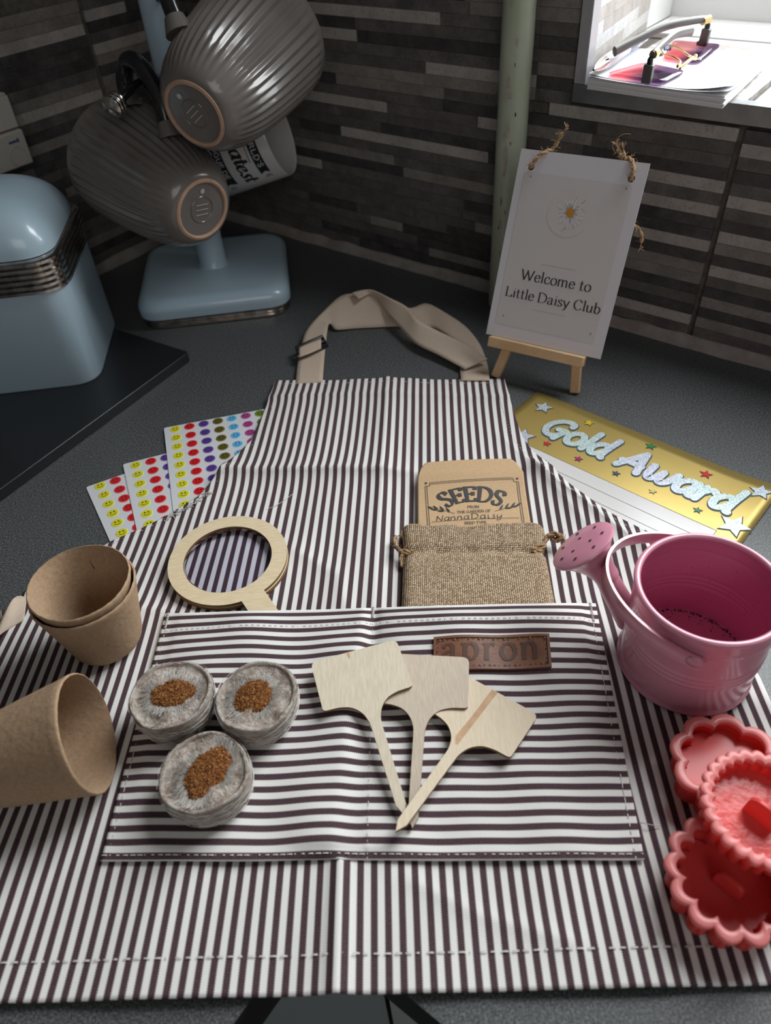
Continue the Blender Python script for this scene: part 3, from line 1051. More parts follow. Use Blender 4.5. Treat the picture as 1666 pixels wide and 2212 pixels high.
for (nm, lab, a0, a1, b0, b1, door, mt) in (
        ('base_cabinet', 'dark slate cabinet front just showing below the apron hem, left of the inner corner', 0.05, 0.634, 0.530, 1.45, 'a', 'cabinet'),
        ('base_cabinet', 'lighter grey cabinet front just showing below the apron hem, right of the inner corner', 0.6555, 1.5, 0.05, 0.522, 'b', 'cabinet2')):
    c = thing(nm, lab, 'cabinet', W((a0 + a1) / 2, (b0 + b1) / 2, -0.9), group='kitchen base cabinets')
    mb = MB()
    box_ab(mb, a0, a1, b0, b1, -0.80, -0.0385)
    mb.build('carcass', M[mt], c)
    mb = MB()
    if door == 'a':
        box_ab(mb, a1 + .001, a1 + .020, b0 + .012, b1, -0.79, -0.045)
    else:
        box_ab(mb, a0, a1, b1 + .001, b1 + .020, -0.79, -0.045)
    bevel(mb.build('door', M[mt], c), .002)
    mb = MB()
    box_ab(mb, a0, a1 - .03, b0, b1 - .03, -0.90, -0.801)
    mb.build('plinth', M['edge_black'], c)

# ------------------------------------------------------------------ pipe
pc = W(0.4395, 0.0195, 0)
pipe = thing('pipe', 'tall pale green painted pipe with chipped paint against the striped wall', 'pipe', pc)
mb = MB()
pr_ = random.Random(4)
prof = [(0.0134, 0.0005 + .45 * i / 60) for i in range(61)]
mb.lathe(prof, 28, pc, rfun=lambda r, z, th: r + .00012 * sin(z * 90 + th * 2))
mb.build('pipe_body', M['pipe'], pipe, smooth=True)
mb = MB()
for (z, th, h, w) in ((.205, -2.15, .010, .14), (.198, -1.95, .003, .07), (.145, -2.05, .013, .10), (.172, -2.05, .007, .09), (.135, -2.1, .006, .06), (.236, -1.75, .004, .06), (.165, -2.2, .004, .05), (.268, -2.2, .008, .05), (.088, -2.2, .004, .07), (.06, -2.1, .003, .06)):
    n = 10
    vs = []
    w *= 1.7
    for k in range(n):
        an = 2 * pi * k / n
        m = pr_.uniform(.55, 1.15)
        tt, zz = th + w * cos(an) * m, z + h * sin(an) * m
        vs.append(pc + Vector((.0142 * cos(tt), .0142 * sin(tt), zz)))
    mb.add(vs, [tuple(range(n))])
mb.build('paint_chip', M['chip'], pipe, stuff=True)
mb = MB()
for (z, th, h, w) in ((.11, -2.2, .006, .03), (.10, -1.9, .003, .03), (.085, -2.3, .003, .06), (.183, -1.6, .0022, .05), (.16, -1.8, .002, .03), (.22, -1.8, .002, .03), (.04, -2.0, .003, .03)):
    mb.add([pc + Vector((0.0140 * cos(th + w * cos(2 * pi * k / 7) * pr_.uniform(.5, 1.1)), 0.0140 * sin(th + w * cos(2 * pi * k / 7)), z + h * sin(2 * pi * k / 7) * pr_.uniform(.5, 1.1))) for k in range(7)], [tuple(range(7))])
mb.build('paint_nick', M['chipdark'], pipe, stuff=True)

# ------------------------------------------------------------------ wall socket with plug-in
so = thing('wall_socket', 'cream plastic wall socket plate with plugged-in adaptor at the photo edge beside the canister', 'socket', W(0.004, 0.29, 0.165))
mb = MB()
box_ab(mb, 0.001, 0.010, 0.2315, 0.36, 0.136, 0.201)
bevel(mb.build('back_plate', M['socket'], so), .0015)
mb = MB()
box_ab(mb, 0.0102, 0.016, 0.2335, 0.35, 0.1715, 0.1995)
bevel(mb.build('switch_panel', M['socket'], so), .0012)
mb = MB()
box_ab(mb, 0.0102, 0.020, 0.2335, 0.35, 0.139, 0.1705)
lo_ = bevel(mb.build('adaptor', M['socket'], so), .0015)
mb = MB()
mb.tube([W(0.0201, 0.2475 + .0085 * cos(2 * pi * k / 28), 0.1495 + .0085 * sin(2 * pi * k / 28)) for k in range(28)], .0006, 6, closed=True)
mb.build('ring_emboss', M['socket'], lo_, smooth=True)
mb = MB()
box_ab(mb, 0.0201, 0.0206, 0.243, 0.252, 0.1615, 0.1632)
box_ab(mb, 0.0201, 0.0206, 0.2412, 0.2425, 0.1608, 0.1645)
mb.build('blue_mark', M['blue_mark'], lo_)

# ------------------------------------------------------------------ glossy black slab
sc_ = Vector((-0.1773, 0.6301, 0.0100))
e1 = (Vector((-0.2986, 0.4451, 0.0100)) - sc_).normalized()
e2 = (Vector((-0.2605, 0.6856, 0.0100)) - sc_).normalized()
q = [sc_, sc_ + e1 * 0.45, sc_ + e1 * 0.45 + e2 * 0.32, sc_ + e2 * 0.32]
q = [(p.x, p.y) for p in q]
mb = MB()
mb.prism(rounded(q[::-1] if sum(q[i - 1][0] * q[i][1] - q[i][0] * q[i - 1][1] for i in range(4)) < 0 else q, .004), 0.0003, 0.010)
sl = bevel(mb.build('worktop_saver', M['black_slab']), .0006)
tag(sl, 'thick glossy black slab lying on the worktop under the canister', 'chopping board')

# ------------------------------------------------------------------ canister
CZ = 0.0102
cc = Vector((-0.3205, 0.6440, 0))
crot = Matrix.Rotation(radians(4.5), 4, 'Z')
can = thing('canister', 'pale blue enamel kitchen canister with ribbed chrome band and domed lid', 'canister', (cc.x, cc.y, CZ))


def sq_ring(hw, r, z, n=7):
    poly = rounded([(-hw, -hw), (hw, -hw), (hw, hw), (-hw, hw)], r, n)
    return [cc + (crot @ Vector((x, y, z))) for x, y in poly]


def loft(mb, rings, cap0=True, cap1=True, mi=0):
    n = len(rings[0])
    vs = [p for r in rings for p in r]
    fs = [(i * n + j, i * n + (j + 1) % n, (i + 1) * n + (j + 1) % n, (i + 1) * n + j) for i in range(len(rings) - 1) for j in range(n)]
    if cap0:
        fs.append(tuple(range(n))[::-1])
    if cap1:
        fs.append(tuple((len(rings) - 1) * n + j for j in range(n)))
    mb.add(vs, fs, mi)


mb = MB()
loft(mb, [sq_ring(.0620, .024, CZ), sq_ring(.0630, .024, CZ + .002), sq_ring(.0628, .024, .101)])
mb.build('body', M['enamel'], can, smooth=True)
mb = MB()
rr = []
for k in range(6):
    z = .1005 + k * .0048
    rr += [sq_ring(.0632, .026, z), sq_ring(.0652, .026, z + .0012), sq_ring(.0652, .026, z + .0034), sq_ring(.0632, .026, z + .0046)]
loft(mb, rr)
mb.build('chrome_band', M['chrome'], can, smooth=True)
mb = MB()
rr = []
for k in range(15):
    t = k / 14 * pi / 2
    rr.append(sq_ring(max(.061 * cos(t) ** .75, .004), max(.030 * cos(t) ** .4, .0035) if k < 14 else .003, .1298 + .042 * sin(t) ** 1.05))
loft(mb, rr)
lid = mb.build('lid', M['enamel'], can, smooth=True)
lid.data.set_sharp_from_angle(angle=radians(70))
mb = MB()
mb.lathe([(0, .1705), (.011, .1705), (.011, .173), (.007, .175), (.007, .184), (.012, .188), (.014, .194), (.011, .199), (0, .2005)], 24, (cc.x, cc.y, 0))
mb.build('knob', M['black_gloss'], lid, smooth=True)

# ------------------------------------------------------------------ mug tree
PO = Vector((-0.166, 0.774, 0))
mt_rot = Matrix.Rotation(radians(5), 4, 'Z')
tree = thing('mug_tree', 'pale blue enamel mug tree with square chrome-edged base in the corner', 'mug tree', (PO.x, PO.y, 0))


def mring(hw, hd, r, z, n=8):
    return [PO + (mt_rot @ Vector((x, y, z))) for x, y in rounded([(-hw, -hd), (hw, -hd), (hw, hd), (-hw, hd)], r, n)]


mb = MB()
rr = []
for k in range(3):
    z = .0004 + k * .0030
    rr += [mring(.0745, .0725, .024, z), mring(.0765, .0745, .024, z + .0009), mring(.0765, .0745, .024, z + .0020), mring(.0745, .0725, .024, z + .0029)]
loft(mb, rr)
mb.build('chrome_band', M['chrome'], tree, smooth=True)
mb = MB()
rr = [mring(.0755, .0735, .026, .0096), mring(.0785, .0765, .026, .0112), mring(.0788, .0768, .026, .018)]
for k in range(1, 7):
    t = k / 6 * pi / 2
    rr.append(mring(.0788 - .012 * (1 - cos(t)), .0768 - .012 * (1 - cos(t)), .026, .018 + .012 * sin(t)))
rr.append(mring(.02, .02, .012, .0310))
loft(mb, rr)
mb.build('base', M['enamel'], tree, smooth=True)
mb = MB()
mb.lathe([(.0165, .0308), (.0146, .033), (.0142, .06), (.0142, .385), (.012, .392), (0, .394)], 28, (PO.x, PO.y, 0))
mb.build('pole', M['enamel'], tree, smooth=True)


def arm(p1, tip, via=None, name='arm'):
    d = (Vector(tip) - Vector(via or p1))
    q = MB()
    q.tube(catmull([p1, via or (Vector(p1) + d * .4 + Vector((0, 0, .004))), tip], 8), .0036, 12)
    a_ = q.build(name, M['black_gloss'], tree, smooth=True)
    q = MB()
    dn = d.normalized()
    mt_ = frame_mtx(tip, dn)
    q.lathe([(0, -.004), (.0082, -.004), (.0092, -.003), (.0092, -.001), (.0086, 0), (.0094, .001), (.0094, .003), (.0086, .004), (.0088, .006), (.006, .0085), (0, .0095)], 24, mtx=mt_)
    q.build('end_cap', M['chrome'], a_, smooth=True)


arm((PO.x - .004, PO.y - .0125, 0.212), (-0.1940, 0.6726, 0.2158), (-.1781, .7050, .2225))
arm((PO.x + .006, PO.y - .0122, 0.272), (-.1080, .6990, .3085), (-.1290, .7140, .2925))
arm((PO.x + .010, PO.y + .010, 0.175), (PO.x + .055, PO.y + .050, 0.195))


def ribbed_mug(base, mouth, label, hdir, L=.106, Rm=.053):
    base, mouth = Vector(base), Vector(mouth)
    ax = (mouth - base).normalized()
    mt_ = frame_mtx(base, ax, hdir)      # x axis towards the handle
    t = thing('ribbed_mug', label, 'mug', base, group='ribbed taupe mugs on the mug tree')
    NR = 42
    pts = [(.026, .0), (.0290, .0012), (.0340, .006), (.0392, .015), (.0432, .027), (.0463, .041), (.0487, .057), (.0506, .074), (.0519, .089), (.0527, .100), (.0529, .1045), (.0521, .106), (.0509, .1045)]
    pts = [(p.x, p.y) for p in catmull([(a, b, 0) for a, b in pts], 3)]
    s_ = L / .106
    k_ = Rm / .053

    def rf(r, z, th):
        zz = z / s_
        w = min(1, max(0, (zz - .004) / .02)) * min(1, max(0, (.1015 - zz) / .006))
        return r * k_ * (1 + w * .021 * cos(NR * th))
    q = MB()
    q.lathe([(a, b * s_) for a, b in pts], NR * 6, mtx=mt_, rfun=rf)
    q.build('body', M['mug_grey'], t, smooth=True)
    q = MB()
    q.lathe([(.0506 * k_, .1045 * s_), (.0505 * k_, .09 * s_), (.0465 * k_, .06 * s_), (.041 * k_, .03 * s_), (.033 * k_, .012 * s_), (0, .009 * s_)], 48, mtx=mt_)
    q.build('inside', M['mug_inside'], t, smooth=True)
    q = MB()
    q.lathe([(.0225 * k_, .0012), (.0228 * k_, -.0012), (.0240 * k_, -.0018), (.0258 * k_, -.0010), (.0264 * k_, .0010)], 48, mtx=mt_)
    q.build('foot_ring', M['terracotta'], t, smooth=True)
    q = MB()
    q.lathe([(.0228 * k_, .0004), (0, .0006)], 40, mtx=mt_)
    q.lathe([(.0105, .0002), (.0109, -.0002), (.0113, .0002)], 32, mtx=mt_)
    un = q.build('underside', M['mug_grey'], t, smooth=True)
    q = MB()
    mpb = lambda x, y: mt_ @ Vector((y * -1.0, -x, -.0001))
    for k in range(3):
        bar(q, mpb, -.006, .004 - k * .0042, .006, .0044 - k * .0042, .0007)
    disc(q, mpb, 0, -.0155, .0022, 12)
    q.build('maker_stamp', M['mug_inside'], un)
    # handle: black strap handle with glazed feet
    q = MB()
    hp = catmull([mt_ @ Vector(v) for v in ((.0520 * k_, 0, .0905 * s_), (.068 * k_, 0, .0945 * s_), (.083 * k_, 0, .0900 * s_), (.0865 * k_, 0, .078 * s_), (.080 * k_, 0, .064 * s_), (.068 * k_, 0, .050 * s_), (.0468 * k_, 0, .0395 * s_))], 8)
    yv = mt_.to_3x3() @ Vector((0, 1, 0))
    q.tube(hp, [.0072] * len(hp), 12, flat=1.0, upv=yv)
    q.build('handle', M['black_gloss'], t, smooth=True)
    for v0, v1 in (((.0500, 0, .0895), (.0575, 0, .0920)), ((.0440, 0, .0365), (.0545, 0, .0418))):
        q = MB()
        a_, b_ = mt_ @ Vector((v0[0] * k_, 0, v0[2] * s_)), mt_ @ Vector((v1[0] * k_, 0, v1[2] * s_))
        q.tube([a_, a_.lerp(b_, .5), b_], [.0115, .0098, .0080], 14)
        q.build('handle_foot', M['mug_grey'], t, smooth=True)
    return t


ribbed_mug((-0.1372, 0.6427, 0.1382), (-0.2456, 0.7599, 0.1625), 'ribbed taupe mug, lower of the two, hanging with its base towards the pole', Vector((-0.1590, 0.7142, 0.1726)) + Vector((-0.1698, 0.6399, 0.1656)) - 2 * Vector((-0.1834, 0.6912, 0.1484)), L=.124)
ribbed_mug((-0.1249, 0.6327, 0.2146), (-0.0603, 0.7579, 0.2473), 'ribbed taupe mug, the upper one, hanging mouth up over the white mug', Vector((-0.1315, 0.7016, 0.2463)) + Vector((-0.1029, 0.6597, 0.2313)) - 2 * Vector((-0.1065, 0.6824, 0.2262)), L=.124)

# white printed mug behind
wb, wm = Vector((-0.1725, 0.8667, 0.1078)), Vector((-0.0842, 0.8510, 0.1349))
wax = (wm - wb).normalized()
wmt = frame_mtx(wb, wax, Vector((-0.1119, 0.7471, 0.1491)) - Vector((-0.1279, 0.8538, 0.1161)))
wmug = thing('printed_mug', 'white mug with black lettering hanging sideways behind the ribbed mugs', 'mug', wb)
WL, WR = (wm - wb).length, .0435
mb = MB()
mb.lathe([(0, 0), (WR - .004, 0), (WR - .001, .0012), (WR, .004), (WR, WL - .002), (WR - .0012, WL), (WR - .003, WL - .0015), (WR - .0035, .01), (0, .007)], 64, mtx=wmt)
mb.build('body', M['mug_white'], wmug, smooth=True)
mb = MB()
hp = catmull([wmt @ Vector(v) for v in ((-.0425, 0, WL * .82), (-.060, 0, WL * .82), (-.071, 0, WL * .62), (-.069, 0, WL * .36), (-.055, 0, WL * .2), (-.0425, 0, WL * .22))], 7)
mb.tube(hp, .0058, 12, flat=1.3)
mb.build('handle', M['mug_white'], wmug, smooth=True)
# lettering wraps the mug: x runs round it, y runs along it towards the mouth
TH0 = 0.23


def on_mug(lift):
    def f(x, y):
        th = TH0 + x * 1.12 / WR
        return wmt @ Vector(((WR + lift) * cos(th), (WR + lift) * sin(th), .0765 + (y - .0785) * 1.07))
    return f


mb = MB()
mp = on_mug(.0002)


def flag(x0, x1, y0, y1):
    n = 14
    for k in range(n):
        a, b = x0 + (x1 - x0) * k / n, x0 + (x1 - x0) * (k + 1) / n
        mb.add([mp(a, y0), mp(b, y0), mp(b, y1), mp(a, y1)], [(0, 1, 2, 3)])
    for (xe, s) in ((x0, -1), (x1, 1)):
        mb.add([mp(xe, y0), mp(xe + s * .004, y0), mp(xe + s * .0015, (y0 + y1) / 2), mp(xe + s * .004, y1), mp(xe, y1)], [(0, 1, 2, 3, 4)])


flag(-.026, .019, .0735, .0835)
flag(-.026, .021, .0300, .0455)
draw_text(mb, 'greatest', .0185, lambda x, y: mp(x - .003, y + .0545), font=GB, thick=.17, thin=.055, pen=15, round_=True, serif=False, slant=.15, align='c', track=-.04)
draw_text(mb, 'mum', .024, lambda x, y: mp(x + .004, y + .0135), font=GB, thick=.19, thin=.06, pen=15, round_=True, serif=False, slant=.15, align='c', track=-.05)
bar(mb, mp, -.02, .0715, .008, .0700, .0008, seg=8)
for k in (-1, 0, 1):
    bar(mb, mp, .0255, .0795 + k * .0012, .0295, .0795 + k * .0035, .0009)
    bar(mb, mp, .0275, .0380 + k * .0012, .0315, .0380 + k * .0035, .0009)
mb.build('lettering', M['ink'], wmug)
mb = MB()
mp2 = on_mug(.0004)
draw_text(mb, "WORLD'S", .0075, lambda x, y: mp2(x - .0035, y + .0759), thick=.13, thin=.11, serif=False, align='c', track=.10)
mb.build('banner_lettering', M['print_white'], wmug)
mb = MB()
draw_text(mb, 'DOGUE DE', .0066, lambda x, y: mp2(x - .0025, y + .0387), thick=.13, thin=.11, serif=False, align='c', track=.08)
draw_text(mb, 'BORDEAUX', .0066, lambda x, y: mp2(x - .0025, y + .0318), thick=.13, thin=.11, serif=False, align='c', track=.08)
mb.build('banner_lettering', M['print_white'], wmug)

# ================================================================== apron
AO = Vector((-0.030, 0.090))
AU = Vector((0.9963, -0.0863))
AV = Vector((0.0863, 0.9963))
AL = 0.478
LEFT = [(-.0916, .5803), (-.0956, .5485), (-.1001, .525), (-.1066, .4903), (-.1179, .4675), (-.1289, .4488), (-.1424, .4258), (-.1645, .4076), (-.1829, .3948), (-.1996, .3846), (-.2501, .3391), (-.2550, .3007), (-.262, .20), (-.266, .09)]
RIGHT_ = [(.1142, .5566), (.1133, .5224), (.1140, .4989), (.1150, .4705), (.1191, .4492), (.1283, .4230), (.1397, .4032), (.1559, .3789), (.1765, .3579), (.1870, .3500), (.200, .330), (.2093, .2330), (.2085, .2148), (.200, .075)]


def skew(u, v):
    return (1 - v / AL) * 0.044 * u + (v / AL) * (-0.030 * u)


def to_uv(p):
    d = Vector(p) - AO
    u, v = d.dot(AU), d.dot(AV)
    return u, v - skew(u, v)


def prof_of(lst):
    return sorted((to_uv(p) for p in lst), key=lambda t: t[1])


LP, RP = prof_of(LEFT), prof_of(RIGHT_)


def interp(tab, v):
    if v <= tab[0][1]:
        return tab[0][0]
    for (u0, v0), (u1, v1) in zip(tab, tab[1:]):
        if v <= v1:
            t = (v - v0) / max(v1 - v0, 1e-9)
            return u0 + (u1 - u0) * t
    return tab[-1][0]


XC = [(.06, -.0247), (.08, -.0239), (.147, -.0212), (.303, -.0121), (.568, .0113), (.62, .016)]


def xc(y):
    for (y0, x0), (y1, x1) in zip(XC, XC[1:]):
        if y <= y1:
            return x0 + (x1 - x0) * (y - y0) / (y1 - y0)
    return XC[-1][1]


def seg_dist(x, y, pts):
    """signed distance to a polyline (positive on its upper side) and arc position"""
    best = None
    for (ax, ay), (bx, by) in zip(pts, pts[1:]):
        dx, dy = bx - ax, by - ay
        l2 = dx * dx + dy * dy
        t = max(0, min(1, ((x - ax) * dx + (y - ay) * dy) / l2))
        qx, qy = ax + dx * t, ay + dy * t
        d = hypot(x - qx, y - qy)
        s = 1 if (dx * (y - ay) - dy * (x - ax)) > 0 else -1
        if best is None or d < best[0]:
            best = (d, s)
    return best[0] * best[1]


FOLDS = [  # polyline, height, falloff above, falloff below
    ([(-.16, .452), (-.1237, .4510), (-.0462, .4424), (.0258, .4316), (.10, .428), (.17, .415)], .0075, .022, .007),
    ([(-.12, .5490), (-.0956, .5485), (.0, .5420), (.1133, .5225), (.14, .52)], .0036, .014, .005),
    ([(-.29, .352), (-.17, .318), (-.12, .307)], .0030, .010, .010),
    ([(.115, .430), (.150, .375), (.175, .335)], .0060, .008, .008),
    ([(.098, .47), (.128, .40), (.150, .34)], .0022, .008, .008),
    ([(-.065, .36), (-.035, .335), (-.030, .305)], .0028, .010, .010),
    ([(.00, .135), (.03, .118), (.07, .104)], .0018, .006, .006),
    ([(-.115, .40), (-.085, .335), (-.08, .30)], .0006, .012, .012),
]


def cloth(x, y):
    z = 0.0036
    for pts, h, w1, w2 in FOLDS:
        d = seg_dist(x, y, pts)
        if h == .0075 and x > 0:          # pressed flatter under the seed packet
            h *= 1 - .55 * min(1, x / .03) * (1 if x < .115 else max(.3, 1 - (x - .115) / .02))
        z += h * (exp(-d / w1) if d > 0 else exp(d / w2))
    # the long centre crease left from folding
    d = x - (xc(y) - .0135 * (1 if y < .15 else 0))
    z += .0026 * exp(-abs(d) / .006) + (.0022 * exp(-abs(d) / .004) if y < .147 else 0)
    z += .0005 * (sin(x * 61 + y * 23) + sin(y * 47 - x * 31)) + .0003 * sin(x * 130 - y * 60) + .0008
    return z


def rest(x, y, r, over=None):
    f = over or cloth
    return max([f(x, y)] + [f(x + q * r * cos(k * pi / 8), y + q * r * sin(k * pi / 8)) for k in range(16) for q in (.35, .7, 1)])


def apron_pt(u, v):
    w = v + skew(u, v)
    p = AO + AU * u + AV * w
    return p.x, p.y


def apron_uv(x, y):
    return (x - xc(y)), y


apron = thing('apron', 'brown and white striped cotton apron spread flat over the worktop', 'apron', (AO.x, AO.y, 0))
mb = MB()
NV, NU = 230, 210


def apron_fn(s, t):
    v = t * AL
    ul, ur = interp(LP, v), interp(RP, v)
    u = ul + (ur - ul) * s
    x, y = apron_pt(u, v)
    return x, y, cloth(x, y)


mb.grid(apron_fn, NU, NV, lambda s, t: apron_uv(*apron_fn(s, t)[:2]))
body = mb.build('body', M['stripe'], apron, smooth=True, angle=180)
md = body.modifiers.new('thickness', 'SOLIDIFY')
md.thickness = .0011
md.offset = -1

# pocket
PTL, PTR, PBR, PBL = Vector((-.1479, .3112)), Vector((.1287, .2940)), Vector((.1121, .1365)), Vector((-.1543, .1546))


def gauss(d, w):
    return exp(-(d / w) ** 2)


def pk_xy(s, t):
    p = (PTL.lerp(PTR, s)).lerp(PBL.lerp(PBR, s), t)
    return p.x, p.y


def pocket_z(s, t):
    x, y = pk_xy(s, t)
    edge = min(1, s / .04, (1 - s) / .04, (1 - t) / .05)
    edge = max(0, edge)
    # z lifted by what is tucked inside: the burlap bag to the right, the handle to the left
    lift = .0125 * exp(-((x - .054) / .066) ** 6) * exp(-(t / .30) ** 2)
    lift += .0085 * gauss(x + .088 + .05 * t, .034) * exp(-(t / .6) ** 2)
    mid = x - (xc(y) - .0085 - .012 * t)
    lift += .0080 * (exp(-(mid / .022) ** 2) if mid < 0 else exp(-(mid / .010) ** 2)) * (.5 + .5 * sin(pi * min(1, t * 1.1 + .15)))
    seam = 1 - gauss(x - xc(y), .004) * .45
    rip = .0007 * sin(s * 19 + t * 5) + .0005 * sin(s * 41 - t * 9)
    return .0040 + cloth(x, y) * .35 + .0012 + (lift * seam + rip * .8) * edge + .0004


def pocket_fn(s, t):
    x, y = pk_xy(s, t)
    z = max(pocket_z(s, t), cloth(x, y) + .0009)
    return x, y - .72 * max(0, z - .006) * exp(-t * 7), z


def pocket_top(x, y):
    # inverse of the bilinear patch, good enough for setting things down on it
    s, t = .5, .5
    for _ in range(8):
        px, py = pk_xy(s, t)
        s += (x - px) / (PTR.x - PTL.x)
        t += (py - y) / .157
    s, t = max(0, min(1, s)), max(0, min(1, t))
    return pocket_fn(s, t)[2]


mb = MB()
PLEN = .1590
mb.grid(pocket_fn, 170, 120, lambda s, t: ((s - .5) * .27, t * PLEN))
pocket = mb.build('pocket', M['pocket_stripe'], apron, smooth=True, angle=180)
md = pocket.modifiers.new('thickness', 'SOLIDIFY')
md.thickness = .0012
md.offset = -1


def stitches(name, pts, parent, gap=.0042, ln=.0027, w=.0005, lift=.0003, mat='thread'):
    """a row of short raised thread dashes along pts (3D)"""
    q = MB()
    pts = [Vector(p) for p in pts]
    acc = 0.0
    for a, b in zip(pts, pts[1:]):
        L_ = (b - a).length
        d = (b - a).normalized()
        n_ = Vector((-d.y, d.x, 0)) * w / 2
        while acc < L_:
            p = a + d * acc
            e = a + d * min(acc + ln, L_)
            m = (p + e) / 2 + Vector((0, 0, lift + .0003))
            z = Vector((0, 0, lift))
            q.add([p + z - n_, p + z + n_, m + n_, m - n_, e + z + n_, e + z - n_], [(0, 3, 2, 1), (3, 5, 4, 2)])
            acc += gap
        acc -= L_
    return q.build(name, M[mat], parent, stuff=True)


def on_cloth(uvs):
    out = []
    for u, v in uvs:
        x, y = apron_pt(u, v)
        out.append((x, y, cloth(x, y) + .0002))
    return out


stitches('hem_stitching', on_cloth([(-.235 + .0115 * k, .0155) for k in range(40)]), apron, gap=.0048, ln=.0032, w=.0007)
stitches('bib_stitching', on_cloth([(-.095 + .004 * k, AL - .0072) for k in range(50)]), apron, gap=.0052, ln=.003)
stitches('edge_stitching', on_cloth([(interp(LP, v) + .0055, v) for v in [.275 + .004 * k for k in range(50)]]), apron, w=.0004)
stitches('edge_stitching', on_cloth([(interp(RP, v) - .0085, v) for v in [.265 + .004 * k for k in range(52)]]), apron, w=.0004)
stitches('stitching', [pocket_fn(.5 / 40 + s / 42, .093) for s in range(42)], pocket, gap=.0036, ln=.0021)
stitches('stitching', [pocket_fn(.012, t / 40) for t in range(41)], pocket, gap=.0042, ln=.0034, w=.0005)
stitches('stitching', [pocket_fn(.985, t / 40) for t in range(41)], pocket, gap=.0042, ln=.0034, w=.0005)
stitches('stitching', [pocket_fn(s / 60, .984) for s in range(61)], pocket, gap=.0036, ln=.0028, w=.0005)


def s_mid(t):
    lo, hi = .3, .7
    for _ in range(20):
        m = (lo + hi) / 2
        x, y = pk_xy(m, t)
        if x < xc(y):
            lo = m
        else:
            hi = m
    return lo


stitches('seam_stitching', [pocket_fn(s_mid(t / 60), t / 60) for t in range(61)], pocket, gap=.0040, ln=.0039, w=.00035)
# bar tacks at the pocket corners and the top of the centre seam
mb = MB()
for (s, t0, t1) in ((.010, .0, .085), (.986, .0, .1), (s_mid(0), -.01, .06)):
    for k in range(12):
        a = pocket_fn(min(1, max(0, s - .003)), max(0, t0 + (t1 - t0) * k / 12))
        b = pocket_fn(min(1, s + .003), max(0, t0 + (t1 - t0) * (k + .6) / 12))
        mb.tube([Vector(a) + Vector((0, 0, .0004)), (Vector(a) + Vector(b)) / 2 + Vector((0, 0, .0009)), Vector(b) + Vector((0, 0, .0004))], .0003, 5)
mb.build('bar_tack', M['thread'], pocket, stuff=True)
# frayed overlock threads on the left curve
mb = MB()
fr = random.Random(3)
for k in range(26):
    v = .300 + .028 * k / 26
    u = interp(LP, v) + .006 + fr.uniform(-.0015, .0025)
    x, y = apron_pt(u, v)
    z = cloth(x, y)
    pts = [Vector((x + fr.uniform(-.003, .003), y + fr.uniform(-.0015, .0015), z + fr.uniform(.0002, .0014))) for _ in range(4)]
    mb.tube(catmull(pts, 4), .00028, 5)
mb.build('loose_thread', M['thread'], apron, stuff=True)
mb = MB()
for pts in ([(0.1164, 0.1553, 0.0040), (0.1184, 0.1532, 0.0070), (0.1247, 0.1522, 0.0050)], [(-0.0939, 0.4041, 0.0040), (-0.0802, 0.4097, 0.0050), (-0.0670, 0.4239, 0.0040)]):
    mb.tube(catmull(pts, 6), .00022, 5)
mb.build('loose_thread', M['thread'], apron, stuff=True)

# leather patch
mb = MB()
lp = [Vector((.0234, .2689)), Vector((.0924, .2656)), Vector((.0899, .2448)), Vector((.0212, .2478))]


def patch(lift):
    def f(x, y):            # x 0..1, y 0..1 from bottom
        p = (lp[3].lerp(lp[2], x)).lerp(lp[0].lerp(lp[1], x), y)
        return Vector((p.x, p.y, pocket_top(p.x, p.y) + lift))
    return f


f1 = patch(.0014)
mb.grid(lambda s, t: f1(s, t), 40, 12)
n = 12
lab = mb.build('leather_label', M['leather'], pocket, smooth=True)
md = lab.modifiers.new('thickness', 'SOLIDIFY')
md.thickness = .0014
md.offset = -1
mb = MB()
for i in range(40):
    for (y0, y1) in ((0, .07), (.93, 1)):
        a = [f1(i / 40, y0), f1((i + 1) / 40, y0), f1((i + 1) / 40, y1), f1(i / 40, y1)]
        b = [p + Vector((0, 0, .0007)) for p in a]
        mb.add(a + b, [(4, 5, 6, 7), (0, 1, 5, 4), (2, 3, 7, 6), (1, 2, 6, 5), (3, 0, 4, 7)])
for i in range(10):
    for (x0, x1) in ((0, .022), (.978, 1)):
        a = [f1(x0, .07 + .86 * i / 10), f1(x1, .07 + .86 * i / 10), f1(x1, .07 + .86 * (i + 1) / 10), f1(x0, .07 + .86 * (i + 1) / 10)]
        b = [p + Vector((0, 0, .0007)) for p in a]
        mb.add(a + b, [(4, 5, 6, 7), (0, 1, 5, 4), (2, 3, 7, 6), (1, 2, 6, 5), (3, 0, 4, 7)])
mb.build('raised_border', M['leather'], lab)
mb = MB()
f2 = patch(.00165)
PW, PH = .0690, .0208
draw_text(mb, 'apron', .0205, lambda x, y: f2(.5 + x / PW, .30 + y / PH), thick=.135, thin=.055, align='c', track=.10, pen=10)
mb.build('embossed_lettering', M['leather_dark'], lab)
f3 = patch(.00155)
stitches('stitching', [f3(.035 + .93 * k / 30, .11) for k in range(31)], lab, gap=.003, ln=.002, w=.0006, mat='leather_dark')
stitches('stitching', [f3(.035 + .93 * k / 30, .89) for k in range(31)], lab, gap=.003, ln=.002, w=.0006, mat='leather_dark')
stitches('stitching', [f3(.033, .11 + .78 * k / 8) for k in range(9)], lab, gap=.003, ln=.002, w=.0006, mat='leather_dark')
stitches('stitching', [f3(.967, .11 + .78 * k / 8) for k in range(9)], lab, gap=.003, ln=.002, w=.0006, mat='leather_dark')


